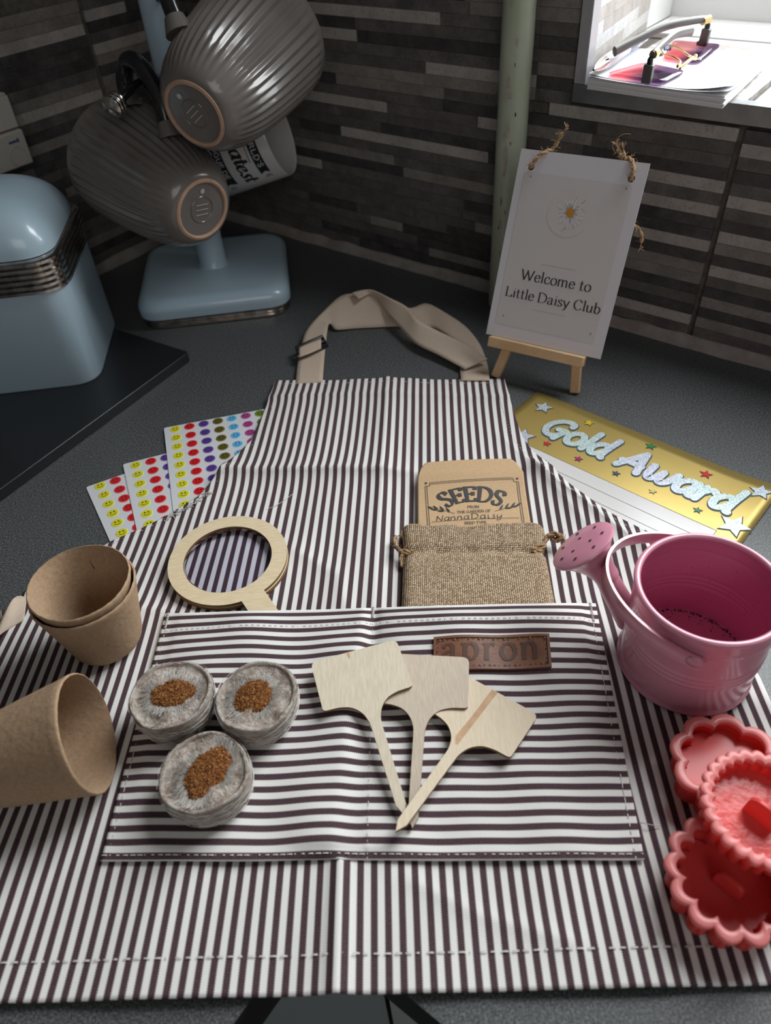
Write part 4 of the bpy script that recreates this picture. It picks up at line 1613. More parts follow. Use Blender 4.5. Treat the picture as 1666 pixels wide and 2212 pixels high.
# neck strap: one continuous webbing loop, and its folded return
def ribbon(name, pairs, parent, mat, per=6, th=.0011, across=6):
    A = catmull([p[0] for p in pairs], per)
    B = catmull([p[1] for p in pairs], per)
    q = MB()
    q.grid(lambda s, t: A[min(len(A) - 1, round(t * (len(A) - 1)))].lerp(B[min(len(B) - 1, round(t * (len(B) - 1)))], s), across, len(A) - 1)
    o_ = q.build(name, M[mat], parent, smooth=True, angle=60)
    m_ = o_.modifiers.new('thickness', 'SOLIDIFY')
    m_.thickness = th
    m_.offset = 0
    return o_


ns = ribbon('neck_strap', [
    ((-0.0727, 0.5688, 0.0050), (-0.0483, 0.5687, 0.0050)), ((-0.0723, 0.6011, 0.0040), (-0.0475, 0.6010, 0.0040)), ((-0.0695, 0.6320, 0.0060), (-0.0458, 0.6338, 0.0060)), ((-0.0640, 0.6575, 0.0090), (-0.0434, 0.6609, 0.0090)),
    ((-0.0482, 0.6831, 0.0130), (-0.0414, 0.6705, 0.0060)), ((-0.0301, 0.6991, 0.0200), (-0.0361, 0.6640, 0.0030)), ((-0.0158, 0.7019, 0.0210), (-0.0195, 0.6661, 0.0015)), ((0.0009, 0.7053, 0.0210), (-0.0018, 0.6654, 0.0015)),
    ((0.0226, 0.6881, 0.0180), (0.0250, 0.6634, 0.0015)), ((0.0389, 0.6759, 0.0140), (0.0461, 0.6540, 0.0015)), ((0.0564, 0.6847, 0.0130), (0.0601, 0.6565, 0.0015)), ((0.0739, 0.6687, 0.0100), (0.0748, 0.6350, 0.0015)),
    ((0.0914, 0.6459, 0.0060), (0.0827, 0.6151, 0.0015)), ((0.1011, 0.6143, 0.0040), (0.0805, 0.5941, 0.0015)), ((0.1032, 0.5808, 0.0030), (0.0777, 0.5780, 0.0020)), ((0.1007, 0.5515, 0.0055), (0.0756, 0.5548, 0.0055))], apron, 'strap')
ribbon('strap_return', [
    ((-0.0180, 0.6974, 0.0240), (-0.0114, 0.6875, 0.0220)), ((0.0009, 0.6994, 0.0250), (0.0034, 0.6999, 0.0190)), ((0.0210, 0.6797, 0.0240), (0.0146, 0.6757, 0.0130)), ((0.0359, 0.6633, 0.0220), (0.0263, 0.6491, 0.0100)),
    ((0.0445, 0.6403, 0.0200), (0.0402, 0.6185, 0.0080)), ((0.0675, 0.6180, 0.0160), (0.0588, 0.5979, 0.0070)), ((0.0873, 0.6012, 0.0120), (0.0741, 0.5807, 0.0060)), ((0.1029, 0.5807, 0.0090), (0.0811, 0.5721, 0.0055))], apron, 'strap')
stitches('strap_stitching', [(-0.0691, 0.5766, 0.0055), (-0.0679, 0.6066, 0.0052), (-0.0652, 0.6260, 0.0072)], apron, gap=.0032, ln=.002, w=.0004)
# black slide buckle
bk0, bk1, bk2, bk3 = Vector((-0.0732, 0.6233, 0.0095)), Vector((-0.0486, 0.6404, 0.0095)), Vector((-0.0446, 0.6261, 0.0085)), Vector((-0.0719, 0.6083, 0.0085))
mb = MB()
mb.tube(catmull([bk0, bk1, bk2, bk3], 1, closed=True), .0022, 10, closed=True, flat=1.0)
bk = mb.build('slide_buckle', M['black_plastic'], apron, smooth=True)
mb = MB()
mb.tube([(bk0 + bk3) / 2, (bk1 + bk2) / 2], .0016, 10)
mb.build('slide_bar', M['black_plastic'], bk, smooth=True)
ribbon('buckle_wrap', [((-0.0704, 0.6065, 0.0095), (-0.0705, 0.6192, 0.0118)), ((-0.0609, 0.6106, 0.0102), (-0.0610, 0.6255, 0.0122)), ((-0.0497, 0.6193, 0.0095), (-0.0496, 0.6331, 0.0118))], apron, 'strap', per=3)
# waist tie folded at the left corner
ribbon('waist_tie', [((-0.2469, 0.3355, 0.0040), (-0.2429, 0.3161, 0.0040)), ((-0.2512, 0.3350, 0.0070), (-0.2473, 0.3127, 0.0040)), ((-0.2526, 0.3294, 0.0100), (-0.2527, 0.3072, 0.0045)), ((-0.2551, 0.3210, 0.0080), (-0.2564, 0.3019, 0.0045)), ((-0.2587, 0.3176, 0.0040), (-0.2594, 0.2967, 0.0030)), ((-0.2635, 0.3150, 0.0020), (-0.2648, 0.2954, 0.0020))], apron, 'strap', per=5)
ribbon('waist_tie_end', [((-0.2629, 0.3282, 0.0020), (-0.2574, 0.3167, 0.0020)), ((-0.2519, 0.2893, 0.0015), (-0.2614, 0.2937, 0.0015)), ((-0.2378, 0.2421, 0.0015), (-0.2479, 0.2460, 0.0015))], apron, 'strap', per=5)


def inside_apron(x, y, margin=0.0):
    u, v = to_uv((x, y))
    return 0 < v < AL and interp(LP, v) + margin < u < interp(RP, v) - margin


# ================================================================== things under the apron
def sheet(label, tl, ang_x, ang_y, wdt, hgt, z, first, dx, dy, tint):
    ux = Vector((cos(radians(ang_x)), sin(radians(ang_x))))
    uy = Vector((sin(radians(ang_y)), -cos(radians(ang_y))))
    tl = Vector(tl)

    def mp(x, y, l=0.0):
        p = tl + ux * x + uy * y
        return Vector((p.x, p.y, z + l))
    q = MB()
    poly = [mp(x, y) for x, y in rounded([(0, 0), (0, hgt), (wdt, hgt), (wdt, 0)], .002, 3)]
    q.add(poly + [p + Vector((0, 0, .00035)) for p in poly], [tuple(range(len(poly)))[::-1], tuple(range(len(poly), 2 * len(poly)))] + [(i, (i + 1) % len(poly), len(poly) + (i + 1) % len(poly), len(poly) + i) for i in range(len(poly))])
    sh = q.build('sticker_sheet', M['sticker_sheet'])
    tag(sh, label, 'sticker sheet', 'sheets of smiley stickers')
    cols = ['yellow', 'red', 'purple', 'olive', 'blue', 'magenta', 'green']
    for ci, cn in enumerate(cols):
        for ri in range(11):
            x, y = first[0] + ci * dx, first[1] + ri * dy
            if x > wdt - .004 or y > hgt - .004:
                continue
            c = mp(x, y, .00040)
            if inside_apron(c.x, c.y, .006):
                continue
            if cover(label, c):
                continue
            key = (cn, round(ang_x, 1))
            if key not in STK_MESH:
                r_ = .00465
                m_ = MB()
                m_.add([(r_ * cos(2 * pi * k / 28), r_ * sin(2 * pi * k / 28), 0) for k in range(28)] + [(r_ * .90 * cos(2 * pi * k / 28), r_ * .90 * sin(2 * pi * k / 28), .00022) for k in range(28)] + [(r_ * .86 * cos(2 * pi * k / 28), r_ * .86 * sin(2 * pi * k / 28), .00022) for k in range(28)],
                       [(k, (k + 1) % 28, 28 + (k + 1) % 28, 28 + k) for k in range(28)] + [(28 + k, 28 + (k + 1) % 28, 56 + (k + 1) % 28, 56 + k) for k in range(28)] + [tuple(range(56, 84))])
                m_.mi = {k: 1 for k in range(56)}
                o1 = m_.build('sticker', [STK[cn], RIMC[cn]])
                f_ = MB()
                fm = lambda a, b: Vector((a, b, .00030))
                for sx in (-1, 1):
                    disc(f_, fm, sx * .00130, .00115, .00062, 12, ry=.00078)
                n_ = 14
                ar = [(r2, -pi / 2 + (k / n_ - .5) * 2.1) for r2 in (.00295, .00250) for k in range(n_ + 1)]
                f_.add([(rr_ * cos(t) * (1.0), rr_ * sin(t) + .0007 , .00030) for rr_, t in ar], [(k, k + 1, n_ + 2 + k, n_ + 1 + k) for k in range(n_)])
                o2 = f_.build('face', M['ink'])
                STK_MESH[key] = (o1.data, o2.data)
                bpy.data.objects.remove(o1)
                bpy.data.objects.remove(o2)
            d1_, d2_ = STK_MESH[key]
            o1 = bpy.data.objects.new('sticker', d1_)
            COL.objects.link(o1)
            o1.location = c
            o1.rotation_euler = (0, 0, radians(ang_x))
            o1.parent = sh
            o2 = bpy.data.objects.new('face', d2_)
            COL.objects.link(o2)
            o2.parent = o1
    return sh


STK_MESH = {}
SHEETS = [
    ('white sheet of smiley stickers, the lowest and leftmost of the fan under the apron', (-.2359, .4512), 25.0, 27.5, .105, .150, .0004, (.0101, .0047), .0122, .0125),
    ('white sheet of smiley stickers, the middle one of the fan of three', (-.2114, .4759), 16.8, 18.6, .105, .150, .0010, (.0097, .0055), .0122, .0125),
    ('white sheet of smiley stickers, the topmost and showing most of its colours', (-.1852, .5211), 11.2, 13.1, .110, .150, .0016, (.0093, .0051), .0122, .0125)]


def cover(label, c):
    """is this spot hidden under a sheet that lies higher in the fan?"""
    i = [s[0] for s in SHEETS].index(label)
    for (_, tl, ax_, ay_, w_, h_, *_r) in SHEETS[i + 1:]:
        ux = Vector((cos(radians(ax_)), sin(radians(ax_))))
        uy = Vector((sin(radians(ay_)), -cos(radians(ay_))))
        d = Vector((c.x, c.y)) - Vector(tl)
        if d.dot(ux) > .005 and .0 < d.dot(uy) < h_:
            return True
    return False


for sdef in SHEETS:
    sheet(*sdef, None)

# gold award certificate
CT = Vector((.1407, .5372))
CE = Vector((.714, -.700)).normalized()
CN = Vector((CE.y, -CE.x))


def cm(lift):
    def f(x, y):          # x along the top edge, y upwards from the top edge (negative = down the page)
        p = CT + CE * x + CN * (-y)
        curl = .0035 * max(0, (x - .165) / .045) ** 2 * max(0, 1 + y / .09)
        return Vector((p.x, p.y, .0006 + lift + curl))
    return f


mb = MB()
c0 = cm(0)
mb.grid(lambda s, t: c0(s * .2105, -t * .148), 30, 16)
cert = mb.build('certificate', M['gold'], smooth=True)
md = cert.modifiers.new('thickness', 'SOLIDIFY')
md.thickness = .0004
md.offset = -1
tag(cert, 'gold award certificate with shiny star stickers, tucked under the apron', 'certificate')
mb = MB()
c1 = cm(.00012)
mb.grid(lambda s, t: c1(.018 + s * .1740, -.0683 - t * .062), 12, 6)
pn = mb.build('writing_panel', M['paper_gloss'], cert)
mb = MB()
c2 = cm(.00022)
bar(mb, c2, .018, -.0683, .192, -.0683, .0003, seg=4)
bar(mb, c2, .192, -.0683, .192, -.130, .0003, seg=4)
for y in (.0815, .0935, .1055):
    bar(mb, c2, .064, -y, .184, -y, .00028, seg=4)
draw_text(mb, 'ted to:', .0068, lambda x, y: c2(.0640 + x, y - .0806), font=GB, thick=.11, thin=.05, serif=False, slant=.25, align='r', track=-.06)
mb.build('printed_lines', M['ink_grey'], pn)
mb = MB()
c3, c4, c5 = cm(.00016), cm(.00040), cm(.00030)
for word, x0, sz, xs_ in (('Gold', .0318, .0335, .90), ('Award', .1000, .0345, .93)):
    draw_text(mb, word, sz, lambda x, y: c3(x0 + x * xs_ + .0004, y - .0468), font=GB, thick=.190, thin=.165, pen=20, serif=False, round_=True, slant=.16, grow=.0008, track=-.02)
out_ = mb.build('lettering_outline', simple('letter_outline', (0.022, 0.05, 0.06), 0.5), cert)
mb = MB()
for word, x0, sz, xs_ in (('Gold', .0318, .0335, .90), ('Award', .1000, .0345, .93)):
    draw_text(mb, word, sz, lambda x, y: c4(x0 + x * xs_, y - .0462), font=GB, thick=.190, thin=.165, pen=20, serif=False, round_=True, slant=.16, track=-.02)
mb.build('foil_lettering', M['holo'], cert)


def star(cx_, cy_, r, rot, mat, name, inner=.45):
    q = MB()
    pts = []
    for k in range(10):
        rr_ = r if k % 2 == 0 else r * inner
        an = radians(rot) + pi / 2 + k * pi / 5
        pts.append((cx_ + rr_ * cos(an), -cy_ + rr_ * sin(an)))
    top = [c4(*p) for p in pts]
    bot = [c5(*p) - Vector((0, 0, .0003)) for p in pts]
    q.add(top + bot, [tuple(range(10))] + [(i, (i + 1) % 10, 10 + (i + 1) % 10, 10 + i) for i in range(10)])
    o_ = q.build(name, mat, cert)
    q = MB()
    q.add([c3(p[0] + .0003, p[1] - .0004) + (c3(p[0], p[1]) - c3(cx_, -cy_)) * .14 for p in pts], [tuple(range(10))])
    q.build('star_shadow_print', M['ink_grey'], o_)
    return o_


for (x, y, r, rot) in ((.0176, .0175, .0078, 15), (.2002, .0128, .0082, 10), (.1992, .0567, .0112, -5), (.0262, .0612, .0100, 20)):
    star(x, y, r, rot, M['holo'], 'foil_star', .48)
for (x, y, r, col) in ((.0589, .0133, .0042, 'yellow'), (.1126, .0105, .0045, 'green'), (.1605, .0161, .0048, 'red'), (.0467, .0574, .0034, 'red'), (.0763, .0587, .0035, 'magenta'), (.1076, .0563, .0033, 'navy'), (.1385, .0580, .0030, 'pale'), (.1727, .0566, .0034, 'green')):
    star(x, y, r, 12, STAR[col], 'printed_star', .45)

# ================================================================== things on the apron
# --- seed envelope standing out of the burlap bag
EO = Vector((.0229, .3710))
EX = Vector((.0781, -.0062)).normalized()
EY = Vector((-EX.y, EX.x))


def env(lift):
    def f(x, y):
        p = EO + EX * x + EY * y
        bow = .0012 * sin(pi * max(0, min(1, x / .078))) + .0034 * max(0, min(1, (y - .022) / .03)) ** 2
        return Vector((p.x, p.y, .0094 + bow + lift))
    return f


mb = MB()
e0 = env(0)
TOPS = [(-.0008, .0490), (.0020, .0600), (.0050, .0655), (.0085, .0662), (.0400, .0672), (.0680, .0682), (.0712, .0676), (.0740, .0640), (.0785, .0530)]


def env_top(x):
    for (x0, y0), (x1, y1) in zip(TOPS, TOPS[1:]):
        if x <= x1:
            return y0 + (y1 - y0) * max(0, (x - x0) / (x1 - x0))
    return TOPS[-1][1]


def env_fn(s, t):
    x = -.0008 + .0793 * s
    return e0(x, -.045 + (env_top(x) + .045) * t)


mb.grid(env_fn, 60, 40)
ev = mb.build('seed_envelope', M['kraft'], smooth=True)
md = ev.modifiers.new('thickness', 'SOLIDIFY')
md.thickness = .0016
md.offset = -1
tag(ev, 'brown kraft seed packet with printed label sticking out of the burlap bag', 'seed packet')
mb = MB()
e1_ = env(.0004)
# double frame with notched corners
for (x0, y0, x1, y1) in ((.0082, .0438, .0702, .0470), (.0082, .0424, .0702, .0456)):
    bar(mb, e1_, x0, y0, x1, y1, .00034, seg=12)
for (x0, y0, x1, y1) in ((.0047, .0406, .0066, -.0100), (.0061, .0406, .0080, -.0100), (.0741, .0433, .0741, -.0100), (.0727, .0433, .0727, -.0100)):
    bar(mb, e1_, x0, y0, x1, y1, .00034, seg=6)
for (cx_, cy_, sx) in ((.0047, .0406, 1), (.0741, .0433, -1)):
    bar(mb, e1_, cx_, cy_, cx_ + sx * .0035, cy_ + .0003, .00034)
    bar(mb, e1_, cx_ + sx * .0035, cy_ - .0001, cx_ + sx * .0035, cy_ + .0034, .00034)
    bar(mb, e1_, cx_ - sx * .0001, cy_ + .0030, cx_ + sx * .0016, cy_ + .0030, .0015)
ARC = .085
acx, acy = .0393, .0241 - ARC


def arch(x, y):
    th = x / ARC * 1.12
    return e1_(acx + (ARC + y) * sin(th), acy + (ARC + y) * cos(th) + .0)


draw_text(mb, 'SEEDS', .0210, lambda x, y: e1_(acx + (ARC * .42 + y) * sin(x * .61 / (ARC * .42)), .0238 - ARC * .42 + (ARC * .42 + y) * cos(x * .61 / (ARC * .42))), thick=.19, thin=.045, align='c', pen=5, track=.04)
draw_text(mb, 'FROM', .0036, lambda x, y: e1_(.0393 + x * .80, .0166 + y + .02 * x), thick=.12, thin=.05, align='c', track=.05)
draw_text(mb, 'THE GARDEN OF', .0036, lambda x, y: e1_(.0395 + x * .80, .0118 + y + .03 * x), thick=.12, thin=.05, align='c', track=.05)
draw_text(mb, 'SEED TYPE', .0036, lambda x, y: e1_(.0400 + x * .80, .0004 + y + .03 * x), thick=.12, thin=.05, align='c', track=.05)
bar(mb, e1_, .0092, .0038, .0709, .0066, .0003, seg=10)


def leaf(x0, y0, ang, ln, wd):
    n = 7
    L_, R_ = [], []
    ca, sa = cos(radians(ang)), sin(radians(ang))
    for k in range(n + 1):
        t = k / n
        w = wd * sin(pi * t ** .8) * (1 - .2 * t)
        L_.append(e1_(x0 + ca * ln * t - sa * w, y0 + sa * ln * t + ca * w))
        R_.append(e1_(x0 + ca * ln * t + sa * w, y0 + sa * ln * t - ca * w))
    mb.add(L_ + R_, [(k, k + 1, n + 2 + k, n + 1 + k) for k in range(n)])


for sx, cx0, yb in ((1, .0545, .0132), (-1, .0258, .0113)):
    bar(mb, e1_, cx0, yb, cx0 + sx * .0165, yb + .0025 + (.004 if sx > 0 else .0055), .00032, seg=4)
    for (d, an, ln) in ((.0035, 62, .0062), (.0075, 60, .0066), (.0075, 8, .0055), (.0120, 55, .0060), (.0120, 12, .0055), (.0158, 38, .0050)):
        a_ = an if sx > 0 else 180 - an
        leaf(cx0 + sx * d, yb + .0003 + d * .36, a_, ln, .00085)
mb.build('printed_label', M['ink_grey'], ev)
mb = MB()
draw_text(mb, 'Nanna', .0088, lambda x, y: e1_(.0118 + x, .0043 + y * .85 + .05 * x), font=GB, thick=.055, thin=.045, serif=False, slant=.05, track=-.02)
draw_text(mb, 'Daisy', .0092, lambda x, y: e1_(.0365 + x, .0056 + y * .85 + .02 * x), font=GB, thick=.055, thin=.045, serif=False, slant=.05, track=.03)
mb.build('handwriting', M['ink_pen'], ev)

# --- burlap drawstring bag
bag = thing('burlap_bag', 'small burlap drawstring bag holding the seed packet, tucked in the apron pocket', 'bag', (.056, .33, 0))
BL, BR_, TL_, TR_ = Vector((.0055, .2990)), Vector((.1030, .2920)), Vector((.0125, .3672)), Vector((.1072, .3588))


def bag_pt(s, t, front=True):
    # t from the hidden bottom (-.35) to the mouth (1)
    p = (BL.lerp(BR_, s)).lerp(TL_.lerp(TR_, s), t)
    pinch = gauss(t - .66, .05)
    hem = max(0, t - .70) / .30
    e = min(s, 1 - s)
    round_ = (1 - max(0, 1 - e / .07) ** 2.2)
    h = .0118 - .0022 * pinch + .0012 * hem
    h += .0006 * sin(s * 31 + t * 4) * (pinch + .4 * hem) + .0004 * sin(s * 13 - t * 9)
    z = .0042 + (h - .0042) * (max(round_, 0) ** .5)
    dx = .0022 * (s - .5) * 2 * (hem - pinch * .8)
    dy = .0012 * sin(s * 9 + 1) * hem + .0007 * sin(s * 23) * hem
    lo = cloth(p.x + dx, p.y + dy) + .0010
    zz = max(z + .0012, lo) if front else max(.0050, lo)
    return Vector((p.x + dx, p.y + dy, zz + (.0014 if front else 0)))


mb = MB()
mb.grid(lambda s, t: bag_pt(s, -.16 + 1.16 * t), 90, 70, lambda s, t: (s * .098, t * .088))
o = mb.build('front_panel', M['burlap'], bag, smooth=True, angle=180)
md = o.modifiers.new('thickness', 'SOLIDIFY')
md.thickness = .0009
md.offset = -1
mb = MB()
mb.grid(lambda s, t: bag_pt(s, -.16 + 1.135 * t, False), 40, 20, lambda s, t: (s * .098, t * .088))
o = mb.build('back_panel', M['burlap'], bag, smooth=True, angle=180)
md = o.modifiers.new('thickness', 'SOLIDIFY')
md.thickness = .0008
md.offset = -1


def twine(mb, pts, r=.0011, seed=0, fuzz=10, per=8, fray=0, turns=None):
    """two-ply twisted cord with stray fibres"""
    rr = random.Random(seed)
    q = catmull(pts, per)
    n = len(q)
    ln = sum((a - b).length for a, b in zip(q, q[1:]))
    tw = turns or ln / (r * 7.5)
    prev = Vector((0, 0, 1))
    st = [[], []]
    for i, p in enumerate(q):
        t = (q[min(i + 1, n - 1)] - q[max(i - 1, 0)]).normalized()
        a = prev - t * prev.dot(t)
        if a.length < 1e-4:
            a = t.orthogonal()
        a.normalize()
        prev = a
        b = t.cross(a)
        for k in (0, 1):
            an = 2 * pi * tw * i / n + k * pi
            st[k].append(p + (a * cos(an) + b * sin(an)) * r * .55)
    for s_ in st:
        mb.tube(s_, r * .68, 7)
    for _ in range(fuzz):
        i = rr.randrange(n)
        p = q[i]
        d = Vector((rr.uniform(-1, 1), rr.uniform(-1, 1), rr.uniform(-.3, 1))).normalized()
        e = Vector((rr.uniform(-1, 1), rr.uniform(-1, 1), rr.uniform(-.5, .8)))
        L_ = rr.uniform(1.5, 4.5) * r
        mb.tube(catmull([p, p + d * L_ * .6, p + d * L_ + e * r * 1.2], 4), r * .09, 4)
    if fray:
        t = (q[-1] - q[-3]).normalized()
        for _ in range(fray):
            d = (t + Vector((rr.uniform(-.6, .6), rr.uniform(-.6, .6), rr.uniform(-.45, .6))) * .75).normalized()
            L_ = rr.uniform(3, 6) * r
            mb.tube(catmull([q[-1] - t * r, q[-1] + t * L_ * .4 + d * L_ * .2, q[-1] + d * L_], 4), r * .22, 4)


mb = MB()
twine(mb, [(0.0168, 0.3438, 0.0125), (0.0116, 0.3456, 0.0125), (0.0073, 0.3474, 0.0120), (0.0057, 0.3534, 0.0105), (0.0051, 0.3606, 0.0100), (0.0061, 0.3619, 0.0100)], .0013, 1, 14, fray=12)
twine(mb, [(0.0152, 0.3432, 0.0120), (0.0102, 0.3441, 0.0115), (0.0081, 0.3414, 0.0100), (0.0089, 0.3359, 0.0085), (0.0124, 0.3402, 0.0100)], .0012, 2, 10)
for k in range(3):
    mb.tube([(0.0043, 0.3531, 0.0100), (0.0070, 0.3469, 0.0135), (0.0084, 0.3456, 0.0110)], .0014, 7)
mb.build('drawstring', M['jute'], bag, smooth=True)
mb = MB()
twine(mb, [(0.0965, 0.3379, 0.0135), (0.1016, 0.3400, 0.0135), (0.1063, 0.3430, 0.0135), (0.1091, 0.3489, 0.0135), (0.1125, 0.3502, 0.0140), (0.1158, 0.3481, 0.0140), (0.1179, 0.3457, 0.0135), (0.1203, 0.3438, 0.0130)], .0013, 3, 14, fray=12)
twine(mb, [(0.0967, 0.3358, 0.0130), (0.1007, 0.3367, 0.0125), (0.1045, 0.3401, 0.0122), (0.1082, 0.3469, 0.0120), (0.1115, 0.3492, 0.0120), (0.1159, 0.3461, 0.0120)], .0012, 4, 10)
twine(mb, [(0.1094, 0.3469, 0.0155), (0.1138, 0.3476, 0.0170), (0.1178, 0.3451, 0.0155), (0.1148, 0.3443, 0.0130), (0.1108, 0.3465, 0.0130)], .0013, 8, 8)
mb.build('drawstring', M['jute'], bag, smooth=True)

# --- magnifying glass
MC = Vector((-.1104, .3515))
mag = thing('magnifying_glass', 'round pale plywood magnifying glass with clear lens, handle tucked in the apron pocket', 'magnifying glass', (MC.x, MC.y, .004))
HD = Vector((.50, -.866)).normalized()
HN = Vector((-HD.y, HD.x))


def mag_plate(z0, z1, R, r, hw, hl, name, off=(0, 0)):
    q = MB()
    n = 96
    cx_, cy_ = MC.x + off[0], MC.y + off[1]
    a0 = atan2(HD.y, HD.x)
    da = math.asin(hw / R)
    out, inn = [], []
    for k in range(n):
        an = a0 + da + (2 * pi - 2 * da) * k / (n - 1)
        out.append((cx_ + R * cos(an), cy_ + R * sin(an)))
    e_ = MC + Vector(off) + HD * (R + hl)
    tail = [e_ - HN * hw, e_ + HN * hw]
    # ring part (annulus) closed across the handle root
    for k in range(n):
        an = a0 + da + (2 * pi - 2 * da) * k / (n - 1)
        inn.append((cx_ + r * cos(an), cy_ + r * sin(an)))
    nk = 8
    for k in range(1, nk):
        an = a0 - da + 2 * da * k / nk
        out.append((cx_ + R * cos(an), cy_ + R * sin(an)))
        inn.append((cx_ + r * cos(an), cy_ + r * sin(an)))
    m = len(out)
    tilt = lambda p, z: (p[0], p[1], z + .0016 * ((p[1] - MC.y) / .04 * .4 + .3))
    vs = [tilt(p, z) for z in (z0, z1) for lst in (out, inn) for p in lst]
    for i in range(m):
        j = (i + 1) % m
        B = lambda l, zz, t: (zz * 2 + l) * m + t
        q.add([vs[B(0, 1, i)], vs[B(0, 1, j)], vs[B(1, 1, j)], vs[B(1, 1, i)]], [(0, 1, 2, 3)])
        q.add([vs[B(0, 0, i)], vs[B(0, 0, j)], vs[B(1, 0, j)], vs[B(1, 0, i)]], [(3, 2, 1, 0)])
        if i < n - 1:
            q.add([vs[B(0, 0, i)], vs[B(0, 0, j)], vs[B(0, 1, j)], vs[B(0, 1, i)]], [(0, 1, 2, 3)], 1)
        q.add([vs[B(1, 0, i)], vs[B(1, 0, j)], vs[B(1, 1, j)], vs[B(1, 1, i)]], [(3, 2, 1, 0)], 1)
    c_ = Vector((cx_, cy_))
    root = [c_ + Vector((R * cos(a0 - da), R * sin(a0 - da))), c_ + Vector((R * cos(a0 + da), R * sin(a0 + da)))]
    arc_ = [c_ + Vector((R * cos(a0 - da + 2 * da * k / nk), R * sin(a0 - da + 2 * da * k / nk))) for k in range(nk + 1)]
    poly = arc_[::-1] + [tail[0], tail[1]]
    pts = [(p.x, p.y) for p in poly]
    ar = sum(pts[i - 1][0] * pts[i][1] - pts[i][0] * pts[i - 1][1] for i in range(len(pts)))
    if ar < 0:
        pts = pts[::-1]
    zt = lambda p, z: tilt(p, z)
    k = len(pts)
    q.add([zt(p, z1) for p in pts] + [zt(p, z0) for p in pts], [tuple(range(k)), tuple(range(k, 2 * k))[::-1]])
    for (a_, b_) in ((root[1], tail[1]), (tail[1], tail[0]), (tail[0], root[0])):
        a_, b_ = (a_.x, a_.y), (b_.x, b_.y)
        q.add([zt(a_, z0), zt(b_, z0), zt(b_, z1), zt(a_, z1)], [(0, 1, 2, 3)], 1)
    return q.build(name, [M['birch'], M['burnt']], mag)


mag_plate(.0092, .0114, .0409, .0303, .0081, .030, 'front_frame')
mag_plate(.0058, .0086, .0407, .0318, .0078, .030, 'back_frame', (.0006, -.0004))
mb = MB()
mb.lathe([(.0300, .0106), (.0286, .0108), (.024, .0115), (.014, .0121), (0, .0123)], 64, (MC.x, MC.y, -.0005))
mb.build('lens', M['lens'], mag, smooth=True)
mb = MB()
mb.lathe([(.0302, .0080), (.0302, .0104), (.0298, .0107), (.0292, .0101), (.0290, .0088), (.0294, .0080)], 64, (MC.x, MC.y, 0))
mb.build('lens_rim', thin_glass('acrylic_edge', (0.82, 0.74, 0.72), 0.2), mag, smooth=True)


# --- fibre plant pots
def pot_profile(rim, base, h, th=.0014):
    b = base
    pts = [(0, .0008), (b - .004, 0), (b - .001, .0008), (b, .003)]
    for k in range(1, 12):
        t = k / 12
        pts.append((b + (rim - b) * t, .003 + (h - .003) * t))
    pts += [(rim, h - .001), (rim - .0004, h), (rim - th * .7, h + .0002), (rim - th, h - .001)]
    for k in range(1, 12):
        t = 1 - k / 12
        pts.append((b + (rim - b) * t - th, .003 + (h - .003) * t))
    pts += [(b - th - .001, .004), (b - th - .004, .0025), (0, .0025)]
    return pts


def pot(label, mtx, rim, base, h, seed, group='fibre plant pots'):
    rr = random.Random(seed)
    ph = [rr.uniform(0, 6.28) for _ in range(4)]

    def rf(r, z, th):
        return r * (1 + .006 * sin(3 * th + ph[0]) + .003 * sin(7 * th + ph[1] + z * 120)) + (.0001 * sin(th * 23 + z * 900 + ph[2]) + .00008 * sin(th * 41 - z * 1300 + ph[3]) if r > .01 else 0)
    q = MB()
    q.lathe(pot_profile(rim, base, h), 96, mtx=mtx, rfun=rf)
    o_ = q.build('fibre_pot', M['pulp'], smooth=True, angle=60)
    # a darker crack in the wall
    return tag(o_, label, 'plant pot', group)


def crack(parent, pts, w=.0005):
    q = MB()
    q.tube(catmull(pts, 4), w, 5)
    q.build('crack', simple('crack_shadow', (0.10, 0.06, 0.032), 0.95), parent)


pz = rest(-.1812, .2932, .021)
p_out = pot('brown fibre pot standing upright, the outer one of the nested pair', Matrix.Translation((-.1812, .2932, pz + .0002)), .0310, .0219, .0502, 1)
p_in = pot('brown fibre pot nested inside the standing pot, its rim proud of it', Matrix.Translation((-.1816, .2935, pz + .0046)), .0298, .0188, .0508, 2)
for pts in ([(-.0042, .0265, .0475), (-.0035, .0262, .0455), (-.0025, .0255, .0435), (-.0018, .0246, .0400), (-.0013, .0240, .0385)],):
    crack(p_in, [Vector((x - .1817, y + .2937 , z + pz + .001)) for x, y, z in pts], .00028)
# the pot lying on its side
az, tl = .172, math.atan2(.0321 - .0225, .060)
nn = Vector((cos(az) * cos(tl), sin(az) * cos(tl), sin(tl)))
upv = Vector((-cos(az) * sin(tl), -sin(az) * sin(tl), cos(tl)))
mc = Vector((-.1583, .2097, rest(-.1583, .2097, .012) + .0006)) + upv * .0323
lying = pot('brown fibre pot lying on its side at the left edge of the apron', frame_mtx(mc - nn * .0600, nn, upv), .0321, .0225, .060, 3)

